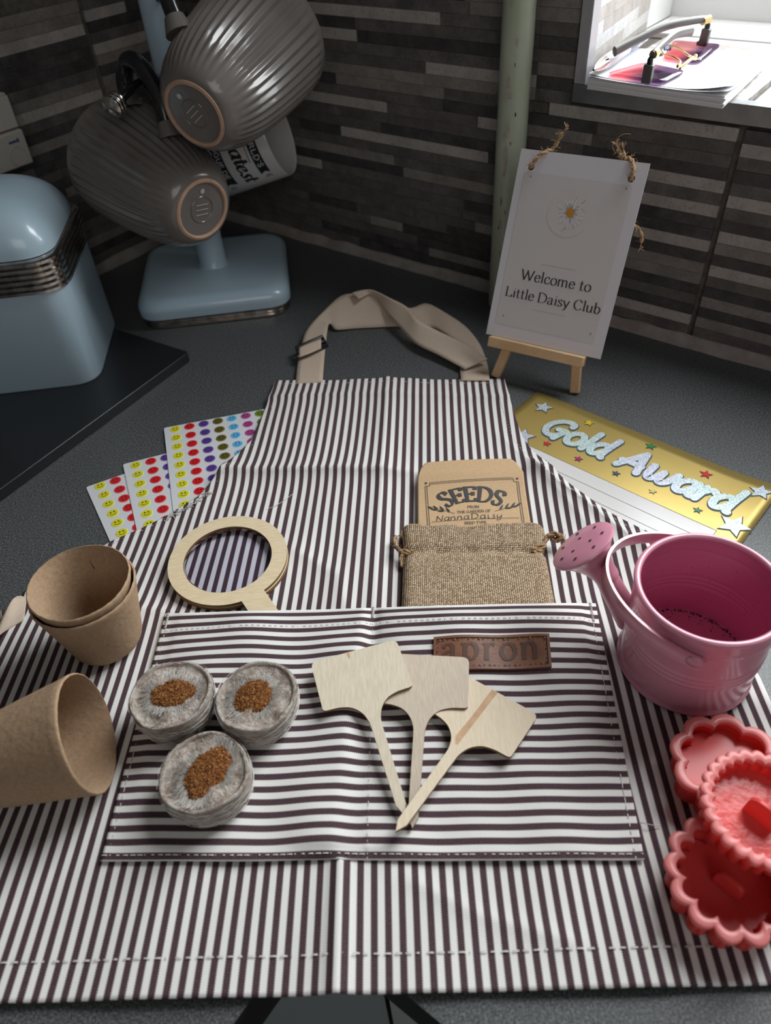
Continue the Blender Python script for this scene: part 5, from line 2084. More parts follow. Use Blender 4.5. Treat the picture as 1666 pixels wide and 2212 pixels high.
# --- peat pellets
def pellet(label, x, y, r_top, r_bot, h, seed, blob, z):
    rr = random.Random(seed)
    ph = [rr.uniform(0, 6.28) for _ in range(6)]
    t = thing('peat_pellet', label, 'peat pellet', (x, y, z), group='netted peat pellets')

    def wob(th):
        return 1 + .018 * sin(2 * th + ph[0]) + .014 * sin(3 * th + ph[1]) + .008 * sin(5 * th + ph[2])

    def rf(r, zz, th):
        k = wob(th) if r > .004 else 1
        fine = .00022 * sin(zz * 2600 + 2 * sin(th * 5 + ph[3])) if zz < h * .95 and r > r_bot * .8 else 0
        return r * k + fine
    prof = [(0, .0005), (r_bot * .86, .0002), (r_bot * .97, .0012), (r_bot * 1.02, .004), ((r_top + r_bot) / 2 * 1.045, h * .45), (r_top * 1.01, h * .8), (r_top * 1.005, h * .95), (r_top * .985, h), (r_top * .945, h + .0001), (r_top * .91, h * .965), (r_top * .87, h * .91), (r_top * .74, h * .885), (r_top * .5, h * .89), (r_top * .25, h * .89), (0, h * .89)]
    prof = [(p.x, max(p.y, 0)) for p in catmull([(a, b, 0) for a, b in prof], 4)]
    q = MB()
    lumps = [(rr.uniform(0, 6.28), rr.uniform(.62, .88), rr.uniform(.0004, .0010)) for _ in range(14)]
    n = 120
    o_ = len(q.v)
    vs = []
    for (r, zz) in prof:
        for j in range(n):
            th = 2 * pi * j / n
            rr_ = rf(r, zz, th)
            dz = 0
            if zz > h * .7 and r < r_top * .93:
                for (a, d, am) in lumps:
                    dz += am * exp(-((r * cos(th) - d * r_top * cos(a)) ** 2 + (r * sin(th) - d * r_top * sin(a)) ** 2) / (.0032 ** 2))
            if zz > h * .88:
                dz += .0012 * sin(2 * th + ph[4]) + .0007 * sin(5 * th + ph[5])
            vs.append((x + rr_ * cos(th), y + rr_ * sin(th), z + zz + dz))
    fs = [(i * n + j, i * n + (j + 1) % n, (i + 1) * n + (j + 1) % n, (i + 1) * n + j) for i in range(len(prof) - 1) for j in range(n)]
    q.add(vs, fs)
    q.build('netting', M['net'], t, smooth=True, angle=80)
    # coir showing through the opening
    bx, by, ba, bl, bw = blob
    q = MB()
    rings = 9
    nn_ = 64
    ks = [1 + rr.uniform(-.10, .10) for _ in range(16)]

    def edge(th):
        i = th / (2 * pi) * 16
        a, b = ks[int(i) % 16], ks[(int(i) + 1) % 16]
        return a + (b - a) * (i - int(i))
    base_z = z + h * .885 + .0010

    def bp(rho, th):
        u, v = bl * rho * edge(th) * cos(th), bw * rho * edge(th) * sin(th)
        return x + bx + u * cos(ba) - v * sin(ba), y + by + u * sin(ba) + v * cos(ba)
    vs, fs = [], []
    for i in range(rings + 1):
        for j in range(nn_):
            rho = i / rings
            th = 2 * pi * j / nn_
            px, py = bp(rho, th)
            vs.append((px, py, base_z + .0017 * (1 - rho ** 3) + rr.uniform(-.0003, .0004) - (.0012 if i == rings else 0)))
    fs = [(i * nn_ + j, i * nn_ + (j + 1) % nn_, (i + 1) * nn_ + (j + 1) % nn_, (i + 1) * nn_ + j) for i in range(rings) for j in range(nn_)]
    q.add(vs, fs)
    pe = q.build('coir', M['coir'], t, smooth=True)
    q = MB()
    for _ in range(420):
        rho, th = sqrt(rr.random()) * .97, rr.uniform(0, 6.28)
        px, py = bp(rho, th)
        pz_ = base_z + .0017 * (1 - rho ** 3) + .0002
        s_ = rr.uniform(.0003, .0007)
        d = Matrix.Rotation(rr.uniform(0, 6.28), 3, 'Z') @ Matrix.Rotation(rr.uniform(-.8, .8), 3, 'X')
        q.box((px, py, pz_), (s_ * 1.5, s_, s_ * .8), d, mi=1 if rr.random() < .3 else 0)
    for _ in range(60):
        rho, th = sqrt(rr.random()) * .9, rr.uniform(0, 6.28)
        px, py = bp(rho, th)
        pz_ = base_z + .0017 * (1 - rho ** 3) + .0006
        a = rr.uniform(0, 6.28)
        L_ = rr.uniform(.0015, .004)
        q.tube(catmull([(px, py, pz_), (px + L_ * .5 * cos(a), py + L_ * .5 * sin(a), pz_ + .0006), (px + L_ * cos(a + .5), py + L_ * sin(a + .5), pz_)], 3), .00009, 4, mi=1)
    q.build('coir_crumbs', [M['coir'], M['coir_light']], t, stuff=True)
    # white fibres drawn in from the rim
    q = MB()
    for _ in range(900):
        th = rr.uniform(0, 6.28)
        ca, sa = cos(th), sin(th)
        px, py = bp(1.0, th - ba)
        rin = hypot(px - x, py - y)
        th2 = atan2(py - y, px - x)
        r0 = rin * rr.uniform(.93, 1.1)
        r1 = min(r0 + rr.uniform(.002, .006), r_top * .90)
        t0, t1 = th2 + rr.uniform(-.08, .08), th2 + rr.uniform(-.16, .16)
        za = lambda r: z + h * .89 + .0007 + (max(0, r / r_top - .76) * .018) + rr.uniform(-.0003, .0006)
        m_ = (r0 + r1) / 2
        tm = (t0 + t1) / 2 + rr.uniform(-.06, .06)
        pts = [(x + r0 * cos(t0), y + r0 * sin(t0), za(r0)), (x + m_ * cos(tm), y + m_ * sin(tm), za(m_) + .0003), (x + r1 * cos(t1), y + r1 * sin(t1), za(r1))]
        q.tube(pts, rr.uniform(.00005, .00009), 3, caps=False)
    for _ in range(160):       # strands round the outside wall
        th, zz = rr.uniform(0, 6.28), rr.uniform(.1, .98) * h
        L_ = rr.uniform(.2, .7)
        pts = []
        for k in range(6):
            a = th + L_ * k / 5
            f = zz / h
            rad = (r_bot * 1.02 + (r_top * 1.02 - r_bot) * f + .0009 * sin(pi * f)) * wob(a)
            pts.append((x + rad * cos(a), y + rad * sin(a), z + zz + .0006 * sin(k + th)))
        q.tube(pts, rr.uniform(.00006, .00012), 3, caps=False)
    q.build('fibre', M['fibre'], t, stuff=True)
    # torn flap of netting folded over the rim
    return t


def pz_at(x, y):
    return rest(x, y, .021, lambda a, b: max(pocket_top(a, b), cloth(a, b))) + .0001


pellet('netted peat pellet with brown coir centre, the left one of the back pair', -.1255, .2325, .0222, .0203, .0196, 1, (.0004, .0008, .05, .0128, .0086), pz_at(-.1255, .2325))
pellet('netted peat pellet nearest the plant labels, with a torn rim on its right', -.0785, .2285, .0222, .0205, .0190, 2, (-.0012, .0004, .75, .0112, .0098), pz_at(-.0785, .2285))
pellet('netted peat pellet in front of the other two, with a tall oval coir centre', -.1022, .1868, .0226, .0214, .0186, 3, (.0018, .0006, 1.02, .0148, .0096), pz_at(-.1022, .1868))

# --- plywood plant labels
SH = [(p.x, p.y) for p in catmull([(.0030, .0480, 0), (.0034, .0540, 0), (.0058, .0602, 0), (.0105, .0648, 0), (.0165, .0668, 0), (.0220, .0672, 0)], 4)]
HEAD = rounded([(.0220, .0672), (.0262, .0674), (.0262, .1000), (-.0262, .1000), (-.0262, .0674), (-.0220, .0672)], [0, .0045, .0045, .0045, .0045, 0], 6)
TAG = [(0, 0), (.0026, .0055)] + SH + HEAD[1:-1] + [(-a, b) for a, b in SH[::-1]] + [(-.0026, .0055)]


def plant_label(label, tip, rot, z_tip, z_head, seed, streak=None):
    tilt = (z_head - z_tip) / .10
    mt_ = Matrix.Translation((tip[0], tip[1], z_tip)) @ Matrix.Rotation(radians(rot), 4, 'Z') @ Matrix.Rotation(math.atan(tilt), 4, 'X')
    q = MB()
    q.prism(TAG, 0, .0019, mt_, side_mi=1)
    k = NT('birch_label')
    k.set(0.6, spec=0.3)
    rot_m = k.n('Mapping')
    rot_m.inputs['Rotation'].default_value = (0, 0, -radians(rot) + (1.05 if seed == 3 else .05))
    rot_m.inputs['Scale'].default_value = (9, 1.0, 1)
    k.l(k.n('TexCoord').outputs['Object'], rot_m.inputs['Vector'])
    base = {1: ((.70, .625, .49), (.61, .53, .40)), 2: ((.62, .525, .42), (.53, .44, .345)), 3: ((.72, .61, .46), (.65, .54, .39))}[seed]
    k.color(k.mix(k.ramp(k.noise(rot_m.outputs[0], 130, 4), .35, .65), *base))
    k.bump(k.noise(rot_m.outputs[0], 300, 3), .12, .0003)
    o_ = q.build('plant_label', [k.m, M['burnt']])
    tag(o_, label, 'plant label', 'blank plywood plant labels')
    if streak:
        q = MB()
        q.add([mt_ @ Vector((a, b, .00196)) for a, b in streak], [tuple(range(len(streak)))])
        q.build('heartwood_streak', simple('heartwood', (.47, .28, .15), .6, c2=(.56, .36, .20), nscale=60, stretch=(3, 3, 1)), o_)
    return o_


plant_label('pale plywood plant label on top of the fan, pointing down right', (-.0017, .1640), 13.3, .0112, .0182, 1, [(-.0045, .0996), (-.0028, .0998), (-.0030, .0975), (-.0037, .0950), (-.0043, .0970)])
plant_label('greyer plywood plant label upright in the middle of the fan of three', (.0019, .1580), -8.6, .0092, .0148, 2)
plant_label('plywood plant label with a brown grain streak, pointing down left', (-.0064, .1534), -38.6, .0172, .0096, 3, [(-.0032, .0998), (.0006, .0998), (.0000, .0760), (-.0004, .0580), (-.0016, .0575), (-.0042, .0620), (-.0034, .0760)])

# --- pink watering can
KX, KY = .1690, .2478
kz = rest(KX, KY, .038) + .0003
wcan = thing('watering_can', 'small glossy pink metal watering can with bail handle and perforated rose', 'watering can', (KX, KY, kz))
KH = .0655
R0, R1 = .0369, .0379


def can_r(z):
    r = R0 + (R1 - R0) * z / KH
    for c_ in (.026, .0295, .033):
        r += .00055 * exp(-((z - c_) / .0010) ** 2)
    for c_ in (.0545,):
        r += .0003 * exp(-((z - c_) / .0012) ** 2)
    return r


mb = MB()
prof = [(0, .0014), (R0 - .002, .0012), (R0 + .0004, .0), (R0 + .0012, .0008), (R0 + .0010, .0020), (R0 + .0001, .0030)]
prof += [(can_r(.003 + (KH - .005) * k / 80), .003 + (KH - .005) * k / 80) for k in range(1, 81)]
for k in range(13):
    a = pi * 1.25 - (pi * 2.1) * k / 12
    prof.append((R1 - .0003 + .0019 * cos(a) * 1.0, KH + .0019 * sin(a)))
mb.lathe(prof[:-1], 112, (KX, KY, kz))
mb.build('body', M['can_pink'], wcan, smooth=True)
mb = MB()
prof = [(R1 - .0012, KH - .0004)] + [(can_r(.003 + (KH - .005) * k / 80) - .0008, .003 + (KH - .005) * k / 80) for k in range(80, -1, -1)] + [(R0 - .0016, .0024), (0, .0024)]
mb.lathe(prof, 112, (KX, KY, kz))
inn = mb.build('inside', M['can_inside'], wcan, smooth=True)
mb = MB()
rr_ = random.Random(9)
for _ in range(330):
    th = rr_.uniform(-.9, 2.3) + .5
    far = rr_.random() < .75
    rad = (R0 - .0016) - abs(rr_.gauss(0, .0008 if far else .006))
    p = Vector((KX + rad * cos(th), KY + rad * sin(th), kz + .0026 + (rr_.uniform(0, .0008) if far else 0)))
    s_ = rr_.uniform(.00016, .00042)
    mb.box(p, (s_ * 2, s_, s_), Matrix.Rotation(rr_.uniform(0, 3), 3, 'Z'))
for _ in range(26):
    th, zz = rr_.uniform(.2, 3.0), rr_.uniform(.006, .05)
    rad = can_r(zz) - .00095
    mb.box((KX + rad * cos(th), KY + rad * sin(th), kz + zz), (.0003, .0003, .0003))
mb.build('soil_crumbs', M['soil_and_hole_shade'], inn, stuff=True)
# spout and rose
sd_ = Vector((-.83, .557, 0)).normalized()
s0 = Vector((KX, KY, kz + .016)) + sd_ * .0345
s1 = Vector((KX, KY, kz + .0475)) + sd_ * .0555
s2 = Vector((KX, KY, kz + .0640)) + sd_ * .0735
mb = MB()
mb.tube([s0.lerp(s1, k / 8) for k in range(9)], [.0082 - .0016 * k / 8 for k in range(9)], 24, caps=False)
sp_ = mb.build('spout', M['can_pink'], wcan, smooth=True)
ax = ((s2 - s1).normalized() + Vector((-.10, .05, .22))).normalized()
L_ = (s2 - s1).length
mtr = frame_mtx(s1 - ax * .003, ax)
mb = MB()
mb.lathe([(.0068, -.002), (.0074, .000), (.0074, .0015), (.0076, .0035), (.0088, .008), (.0112, .013), (.0146, .018), (.0176, .0215), (.0193, .0228), (.0199, .0236), (.0197, .0246), (.0186, .0252), (.010, .0258), (0, .0260)], 48, mtx=mtr)
rose = mb.build('rose', M['can_pink'], wcan, smooth=True)
mb = MB()
for (rad, an) in ((.0065, 0), (.0065, 2.1), (.0065, 4.2), (.0138, .35), (.0138, 1.25), (.0138, 2.15), (.0138, 3.05), (.0138, 3.95), (.0138, 4.85), (.0138, 5.75)):
    c_ = mtr @ Vector((rad * cos(an), rad * sin(an), .02575))
    mb.add([mtr @ Vector((rad * cos(an) + .0011 * cos(2 * pi * k / 14), rad * sin(an) + .0011 * sin(2 * pi * k / 14), .02610 - rad * .018)) for k in range(14)], [tuple(range(14))])
mb.build('sprinkle_hole', M['soil_and_hole_shade'], rose, stuff=True)  # flat dark discs painted as the shade inside the holes
# bail handle: a flat strip hinged front and back and leaning over the spout
al = -2.06
piv = Vector((cos(al), sin(al), 0))
side = Vector((-.89, .46, 0)).normalized()
side = (side - piv * side.dot(piv)).normalized()
tau = .20
up_ = side * cos(tau) + Vector((0, 0, sin(tau)))
nrm = piv.cross(up_)
if nrm.z < 0:
    nrm = -nrm
ctr = Vector((KX, KY, kz + .0525))


def strip_arc(name, fn, n, w, parent, mat, th=.0009):
    q = MB()
    rows = []
    for i in range(n + 1):
        p, o_n, wdir = fn(i / n)
        # strip with rolled edges
        rows.append([p - wdir * w / 2 + o_n * th * 1.6, p - wdir * w * .36 + o_n * th * .6, p + o_n * th * .6, p + wdir * w * .36 + o_n * th * .6, p + wdir * w / 2 + o_n * th * 1.6,
                     p + wdir * w / 2 - o_n * th * .2, p + wdir * w * .36 - o_n * th * .6, p - o_n * th * .6, p - wdir * w * .36 - o_n * th * .6, p - wdir * w / 2 - o_n * th * .2])
    m = len(rows[0])
    vs = [v for r in rows for v in r]
    fs = [(i * m + j, i * m + (j + 1) % m, (i + 1) * m + (j + 1) % m, (i + 1) * m + j) for i in range(n) for j in range(m)] + [tuple(range(m))[::-1], tuple(n * m + j for j in range(m))]
    q.add(vs, fs)
    return q.build(name, mat, parent, smooth=True, angle=50)


def bail(t):
    a = pi * (-.03 + 1.06 * t)
    rad = .0405
    p = ctr + piv * rad * cos(a) + up_ * .0555 * sin(a)
    on = (piv * cos(a) / rad + up_ * sin(a) / .0555).normalized()
    return p, on, nrm


bl = strip_arc('bail_handle', bail, 60, .0090, wcan, M['can_pink'])
mb = MB()
for s_ in (1, -1):
    c_ = ctr + piv * s_ * .0408 - up_ * .001
    mb.lathe([(.0042, -.001), (.0042, .0006), (.0032, .0016), (0, .0020)], 20, mtx=frame_mtx(c_, piv * s_))
mb.build('rivet', M['can_pink'], bl, smooth=True)
# carrying handle at the back, to the right
hd = Vector((.935, -.355, 0)).normalized()


def rear(t):
    pts = [(.0370, .034), (.050, .0335), (.062, .036), (.068, .044), (.0640, .056), (.052, .0615), (.0385, .0600)]
    q = catmull([(a, b, 0) for a, b in pts], 8)
    i = min(len(q) - 1, int(t * (len(q) - 1) + .5))
    tn = (q[min(i + 1, len(q) - 1)] - q[max(i - 1, 0)]).normalized()
    p = Vector((KX, KY, kz)) + hd * q[i].x + Vector((0, 0, q[i].y))
    on = hd * (tn.y) + Vector((0, 0, -tn.x))
    return p, on, Vector((-hd.y, hd.x, 0))


strip_arc('carrying_handle', rear, 48, .0085, wcan, M['can_pink'])


# --- coral cookie cutters
def cutter(label, c, R_, n_pet, h, depth, tiltv, kind, seed):
    t = thing('cookie_cutter', label, 'cookie cutter', (c[0], c[1], c[2]), group='coral flower cookie cutters')
    mt_ = frame_mtx(c, tiltv, (1, .2, 0))
    N = n_pet * 10

    def outline(off, amp):
        out = []
        for k in range(N):
            th = 2 * pi * k / N
            ph = (th * n_pet / 2 / pi) % 1.0
            lobe = abs(sin(pi * ph)) ** .75
            r = R_ * (1 - amp) + R_ * amp * lobe + off
            out.append((r * cos(th), r * sin(th)))
        return out
    amp = {'petal': .145, 'fine': .075}[kind]

    def wall(mb_, rings, mi=0):
        vs = [mt_ @ Vector((x, y, z)) for (off, z) in rings for x, y in outline(off, amp)]
        m = len(rings)
        fs = [(i * N + j, i * N + (j + 1) % N, ((i + 1) % m) * N + (j + 1) % N, ((i + 1) % m) * N + j) for i in range(m) for j in range(N)]
        mb_.add(vs, fs, mi)
    q = MB()
    # wall with a broad rounded flange at the top
    wall(q, [(-.0034, 0), (-.0030, -.0002), (-.0018, 0), (-.0014, h - .0030), (-.0036, h - .0030)])
    q.build('cutter_wall', M['coral'], t, smooth=True, angle=50)
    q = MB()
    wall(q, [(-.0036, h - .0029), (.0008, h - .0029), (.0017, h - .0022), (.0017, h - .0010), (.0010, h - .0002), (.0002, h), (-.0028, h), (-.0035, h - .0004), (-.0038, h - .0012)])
    q.build('rim', M['coral_lit_rim'], t, smooth=True, angle=50)
    q = MB()
    of = outline(-.0042, amp * 1.02)
    vs = [mt_ @ Vector((x, y, z)) for z in (h - depth - .0016, h - depth) for x, y in of]
    q.add(vs, [tuple(range(N))[::-1], tuple(range(N, 2 * N))] + [(j, (j + 1) % N, N + (j + 1) % N, N + j) for j in range(N)])
    pl_ = q.build('plunger_plate', M['coral_glint' if kind == 'fine' else 'coral_deep'], t)
    if kind == 'fine' or seed == 3:
        q = MB()
        w2, hh = (.0072, .0125) if kind == 'fine' else (.0066, .0105)
        pts = rounded([(-w2, 0), (w2, 0), (w2, hh), (-w2, hh)], [0, 0, w2 * .9, w2 * .9], 6)
        an = radians(-62)
        ux = Vector((cos(an), sin(an), 0))
        uy = Vector((-sin(an), cos(an), 0))
        off = Vector((.0005, -.0010, 0))
        vs = [mt_ @ (off + ux * x + uy * s_ * (.0022 - .0010 * z / hh) + Vector((0, 0, h - depth + z))) for s_ in (-1, 1) for x, z in pts]
        m = len(pts)
        q.add(vs, [tuple(range(m))[::-1], tuple(range(m, 2 * m))] + [(j, (j + 1) % m, m + (j + 1) % m, m + j) for j in range(m)])
        bevel(q.build('thumb_tab', M['coral'], t, smooth=True), .0005)
    return t


zc1 = max(rest(.163, .173, .027), rest(.1435, .121, .027)) + .0003
cutter('coral flower cookie cutter at the back, next to the watering can base', (.1630, .1730, zc1), .0272, 9, .0185, .0075, (0, 0, 1), 'petal', 1)
cutter('coral flower cookie cutter nearest the hem, largest red hollow', (.1430, .1203, zc1), .0271, 13, .0185, .0125, (0, 0, 1), 'petal', 3)
cutter('finely scalloped coral cookie cutter lying on top of the other two', (.1604, .1428, zc1 + .0216), .0262, 26, .0165, .0105, (.04, -.06, 1), 'fine', 2)

# ================================================================== easel and card
bl_, br_ = Vector((.1012, .5813, .0350)), Vector((.1888, .5275, .0350))
ce = (br_ - bl_).normalized()
cb = Vector((-ce.y, ce.x, 0))
TH = radians(23)
KS = .9865
cu = cb * sin(TH) + Vector((0, 0, cos(TH)))
cf = ce.cross(cu)
if cf.y > 0:
    cf = -cf


def on_card(lift):
    return lambda x, y: bl_ + ce * x * KS + cu * y * KS + cf * lift


CW, CHH = .1042, .1515
ea = thing('easel', 'miniature natural pine easel holding the welcome card', 'easel', (.14, .56, 0))


def stick(mb_, p0, p1, w, d, wdir):
    p0, p1, wdir = Vector(p0), Vector(p1), Vector(wdir).normalized()
    ax_ = (p1 - p0).normalized()
    dd = ax_.cross(wdir).normalized()
    wv = dd.cross(ax_).normalized()
    vs = [p + wv * w / 2 * a + dd * d / 2 * b for p in (p0, p1) for a, b in ((-1, -1), (1, -1), (1, 1), (-1, 1))]
    mb_.add(vs, [(0, 3, 2, 1), (4, 5, 6, 7), (0, 1, 5, 4), (1, 2, 6, 5), (2, 3, 7, 6), (3, 0, 4, 7)])


mid = bl_.lerp(br_, .53)
apex = mid + cu * .135 - cf * .0064
fl, fr_ = Vector((.1081, .5635, .0002)), Vector((.1721, .5303, .0002))
for f_, s_ in ((fl, -1), (fr_, 1)):
    q = MB()
    top = apex + ce * .004 * s_
    stick(q, f_ + Vector((0, 0, .0008)), top, .0078, .0062, ce)
    bevel(q.build('leg', M['pine'], ea), .0006)
q = MB()
foot = Vector((.200, .670, .0006))
stick(q, foot, apex - cf * .006, .0075, .006, ce)
bevel(q.build('prop_leg', M['pine'], ea), .0006)
q = MB()
lc = bl_ + ce * .0050 - cu * .0047 + cf * .0032
stick(q, lc, lc + ce * .0860, .0088, .0098, cu)
bevel(q.build('ledge', M['pine'], ea), .0009)
q = MB()
stick(q, mid + cu * .070 - cf * .0062 - ce * .020, mid + cu * .070 - cf * .0062 + ce * .020, .0075, .004, cu)
bevel(q.build('crossbar', M['pine'], ea), .0006)

# the card, with two punched holes
q = MB()
c0_, c1_ = on_card(0), on_card(.0014)
NH = 28
HOLES = [(.0111, .1391), (.0929, .1397)]
HR = .0029
for cf_, flip in ((c1_, False), (c0_, True)):
    # face built as strips around the holes: below, then a band with the two holes
    yb = .1310
    q.add([cf_(0, 0), cf_(CW, 0), cf_(CW, yb), cf_(0, yb)], [(0, 1, 2, 3)])
    xs = [0, CW / 2, CW]
    for hi, (hx, hy) in enumerate(HOLES):
        x0, x1 = xs[hi], xs[hi + 1]
        rect, circ_ = [], []
        for k in range(NH):
            a = 2 * pi * k / NH
            circ_.append((hx + HR * cos(a), hy + HR * sin(a)))
            dx, dy = cos(a), sin(a)
            t = min(((x1 - hx) / dx if dx > 1e-6 else (x0 - hx) / dx if dx < -1e-6 else 9), ((CHH - hy) / dy if dy > 1e-6 else (yb - hy) / dy if dy < -1e-6 else 9))
            rect.append((hx + dx * t, hy + dy * t))
        # include the rectangle's corners
        for cx_, cy_ in ((x0, yb), (x1, yb), (x1, CHH), (x0, CHH)):
            k = min(range(NH), key=lambda k: (rect[k][0] - cx_) ** 2 + (rect[k][1] - cy_) ** 2)
            rect[k] = (cx_, cy_)
        vs = [cf_(*p) for p in circ_] + [cf_(*p) for p in rect]
        q.add(vs, [(k, (k + 1) % NH, NH + (k + 1) % NH, NH + k) for k in range(NH)])
ed = [(0, 0), (CW, 0), (CW, CHH), (0, CHH)]
for i in range(4):
    a, b = ed[i], ed[(i + 1) % 4]
    q.add([c0_(*a), c0_(*b), c1_(*b), c1_(*a)], [(0, 1, 2, 3)])
for (hx, hy) in HOLES:
    for k in range(NH):
        a, b = 2 * pi * k / NH, 2 * pi * (k + 1) / NH
        q.add([c0_(hx + HR * cos(a), hy + HR * sin(a)), c0_(hx + HR * cos(b), hy + HR * sin(b)), c1_(hx + HR * cos(b), hy + HR * sin(b)), c1_(hx + HR * cos(a), hy + HR * sin(a))], [(0, 1, 2, 3)])
card = q.build('welcome_card', M['card'])
tag(card, 'white welcome card with daisy print and jute ties leaning on the easel', 'card')
a1, a2, a3, a4 = on_card(.00160), on_card(.00172), on_card(.00184), on_card(.00196)
q = MB()
q.add([a1(.0065, .0115), a1(.0955, .0115), a1(.0955, .1345), a1(.0065, .1345)], [(0, 1, 2, 3)])
pan = q.build('printed_panel', M['card_panel'], card)
q = MB()
disc(q, a2, .0505, .1080, .0180, 48)
q.build('halo', M['halo'], pan)
# daisy: white petals with grey veins and an orange eye
q, q2 = MB(), MB()
dr = random.Random(5)
dcx, dcy = .0516, .1090
for k in range(20):
    an = 2 * pi * k / 20 + dr.uniform(-.08, .08)
    if 3.6 < an % (2 * pi) < 4.0 and dr.random() < .5:
        continue
    L_ = dr.uniform(.0085, .0122)
    w_ = .00125
    L1, R1_ = [], []
    for i in range(7):
        t = i / 6
        r = .0026 + (L_ - .0026) * t
        w = w_ * sin(pi * min(.97, .15 + .8 * t)) ** .7
        L1.append(a3(dcx + r * cos(an) - w * sin(an), dcy + r * sin(an) + w * cos(an)))
        R1_.append(a3(dcx + r * cos(an) + w * sin(an), dcy + r * sin(an) - w * cos(an)))
    q.add(L1 + R1_, [(i, i + 1, 8 + i, 7 + i) for i in range(6)])
    bar(q2, a4, dcx + .003 * cos(an), dcy + .003 * sin(an), dcx + L_ * .86 * cos(an + .05), dcy + L_ * .86 * sin(an + .05), .00022)
q.build('petals', M['petal'], pan)
for (x0, y0, x1, y1) in ((.0495, .0975, .0480, .0940), (.0500, .0985, .0502, .0955), (.0560, .0998, .0575, .0975), (.0600, .1130, .0632, .1120), (.0590, .1165, .0620, .1200), (.0535, .1180, .0545, .1215)):
    bar(q2, a4, x0, y0, x1, y1, .00045)
q2.build('petal_veins', M['petal_line'], pan)
q = MB()
disc(q, on_card(.0021), dcx, dcy, .0034, 28)
q.build('flower_eye', M['daisy_eye'], pan)
q = MB()
for (x, y) in ((.0125, .1316), (.0912, .1321), (.0127, .0187), (.0913, .0187)):
    disc(q, a2, x, y, .00085, 14)
q.build('corner_dot', M['rose_dot'], pan)
q = MB()
bar(q, a2, .0365, .0662, .0666, .0662, .00028)
bar(q, a2, .0371, .0286, .0672, .0286, .00028)
q.build('rule_line', M['rose_dot'], pan)
q = MB()
draw_text(q, 'Welcome to', .0118, lambda x, y: a3(.0522 + x * 1.02, .0515 + y), thick=.105, thin=.028, align='c', pen=12, track=.015)
draw_text(q, 'Little Daisy Club', .0114, lambda x, y: a3(.0527 + x * 1.03, .0357 + y), thick=.105, thin=.028, align='c', pen=12, track=.01)
q.build('lettering', M['ink_grey'], pan)
# jute ties through the holes and over the top edge
q = MB()
ca = lambda x, y, l: bl_ + ce * x * KS + cu * y * KS + cf * l
twine(q, [ca(.0111, .1391, -.003), ca(.0113, .1388, .0032), ca(.0135, .1420, .0046), ca(.0165, .1465, .0046), ca(.0205, .1505, .0030), ca(.0240, .1530, -.001), ca(.0262, .1560, -.002), ca(.0285, .1615, -.001), ca(.0310, .1660, .0)], .0014, 21, 46, fray=22)
q.build('jute_tie', M['jute'], card, smooth=True)
q = MB()
twine(q, [ca(.0929, .1397, -.003), ca(.0931, .1393, .0032), ca(.0938, .1440, .0046), ca(.0925, .1490, .0042), ca(.0890, .1530, .0015), ca(.0850, .1535, -.002), ca(.0810, .1530, -.004), ca(.0790, .1555, -.003), ca(.0770, .1590, -.001)], .0014, 22, 46, fray=16)
twine(q, [ca(.0850, .1528, -.003), ca(.0830, .1545, -.001), ca(.0815, .1580, -.001)], .0012, 23, 12, fray=14)
q.tube(catmull([ca(.0760, .1560, -.002), ca(.0725, .1600, -.001), ca(.0735, .1650, 0), ca(.0790, .1695, .001), ca(.0845, .1700, .001)], 6), .00018, 5)
q.tube(catmull([ca(.0770, .1590, -.001), ca(.0765, .1620, 0), ca(.0790, .1635, 0), ca(.0800, .1610, 0)], 6), .00018, 5)
twine(q, [ca(.1000, .1080, -.010), ca(.1065, .1040, -.012), ca(.1095, .0990, -.014), ca(.1100, .0950, -.015)], .0013, 24, 12, fray=10)
twine(q, [ca(.0929, .1397, -.003), ca(.0950, .128, -.006), ca(.0975, .116, -.009), ca(.1000, .1080, -.010)], .0012, 25, 6)
q.build('jute_tie', M['jute'], card, smooth=True)

# ================================================================== on the window sill
SZ = .2048
pad = thing('note_pad', 'thick pad of white paper on the window sill under the sunglasses', 'note pad', W(.555, -.035, SZ))
PA = [(.5035, .0160), (.6135, .0225), (.6085, -.0960), (.4925, -.0800)]
mb = MB()


def pad_layer(mb_, z0, z1, d, curl=0.0):
    pts = [W(a + d * .0006, b + d * .0008, 0) for a, b in PA]
    n = 16
    top, bot = [], []

    def bil(s, t):
        return pts[0].lerp(pts[1], s).lerp(pts[3].lerp(pts[2], s), t)
    vs = []
    for zz in (z0, z1):
        for j in range(n + 1):
            for i in range(n + 1):
                s, t = i / n, j / n
                p = bil(s, t)
                c_ = curl * (max(0, s - .62) / .38) ** 2 * (max(0, .35 - t) / .35) ** 2 + curl * .35 * (max(0, .3 - s) / .3) ** 2 * (max(0, .4 - t) / .4)
                vs.append(p + Vector((0, 0, zz + c_)))
    m = (n + 1) * (n + 1)
    fs = []
    for l_ in (0, 1):
        for j in range(n):
            for i in range(n):
                a = l_ * m + j * (n + 1) + i
                fs.append((a, a + 1, a + n + 2, a + n + 1))
    bd = [i for i in range(n + 1)] + [j * (n + 1) + n for j in range(1, n + 1)] + [n * (n + 1) + i for i in range(n - 1, -1, -1)] + [j * (n + 1) for j in range(n - 1, 0, -1)]
    for k in range(len(bd)):
        a, b = bd[k], bd[(k + 1) % len(bd)]
        fs.append((a, b, m + b, m + a))
    mb_.add(vs, fs)


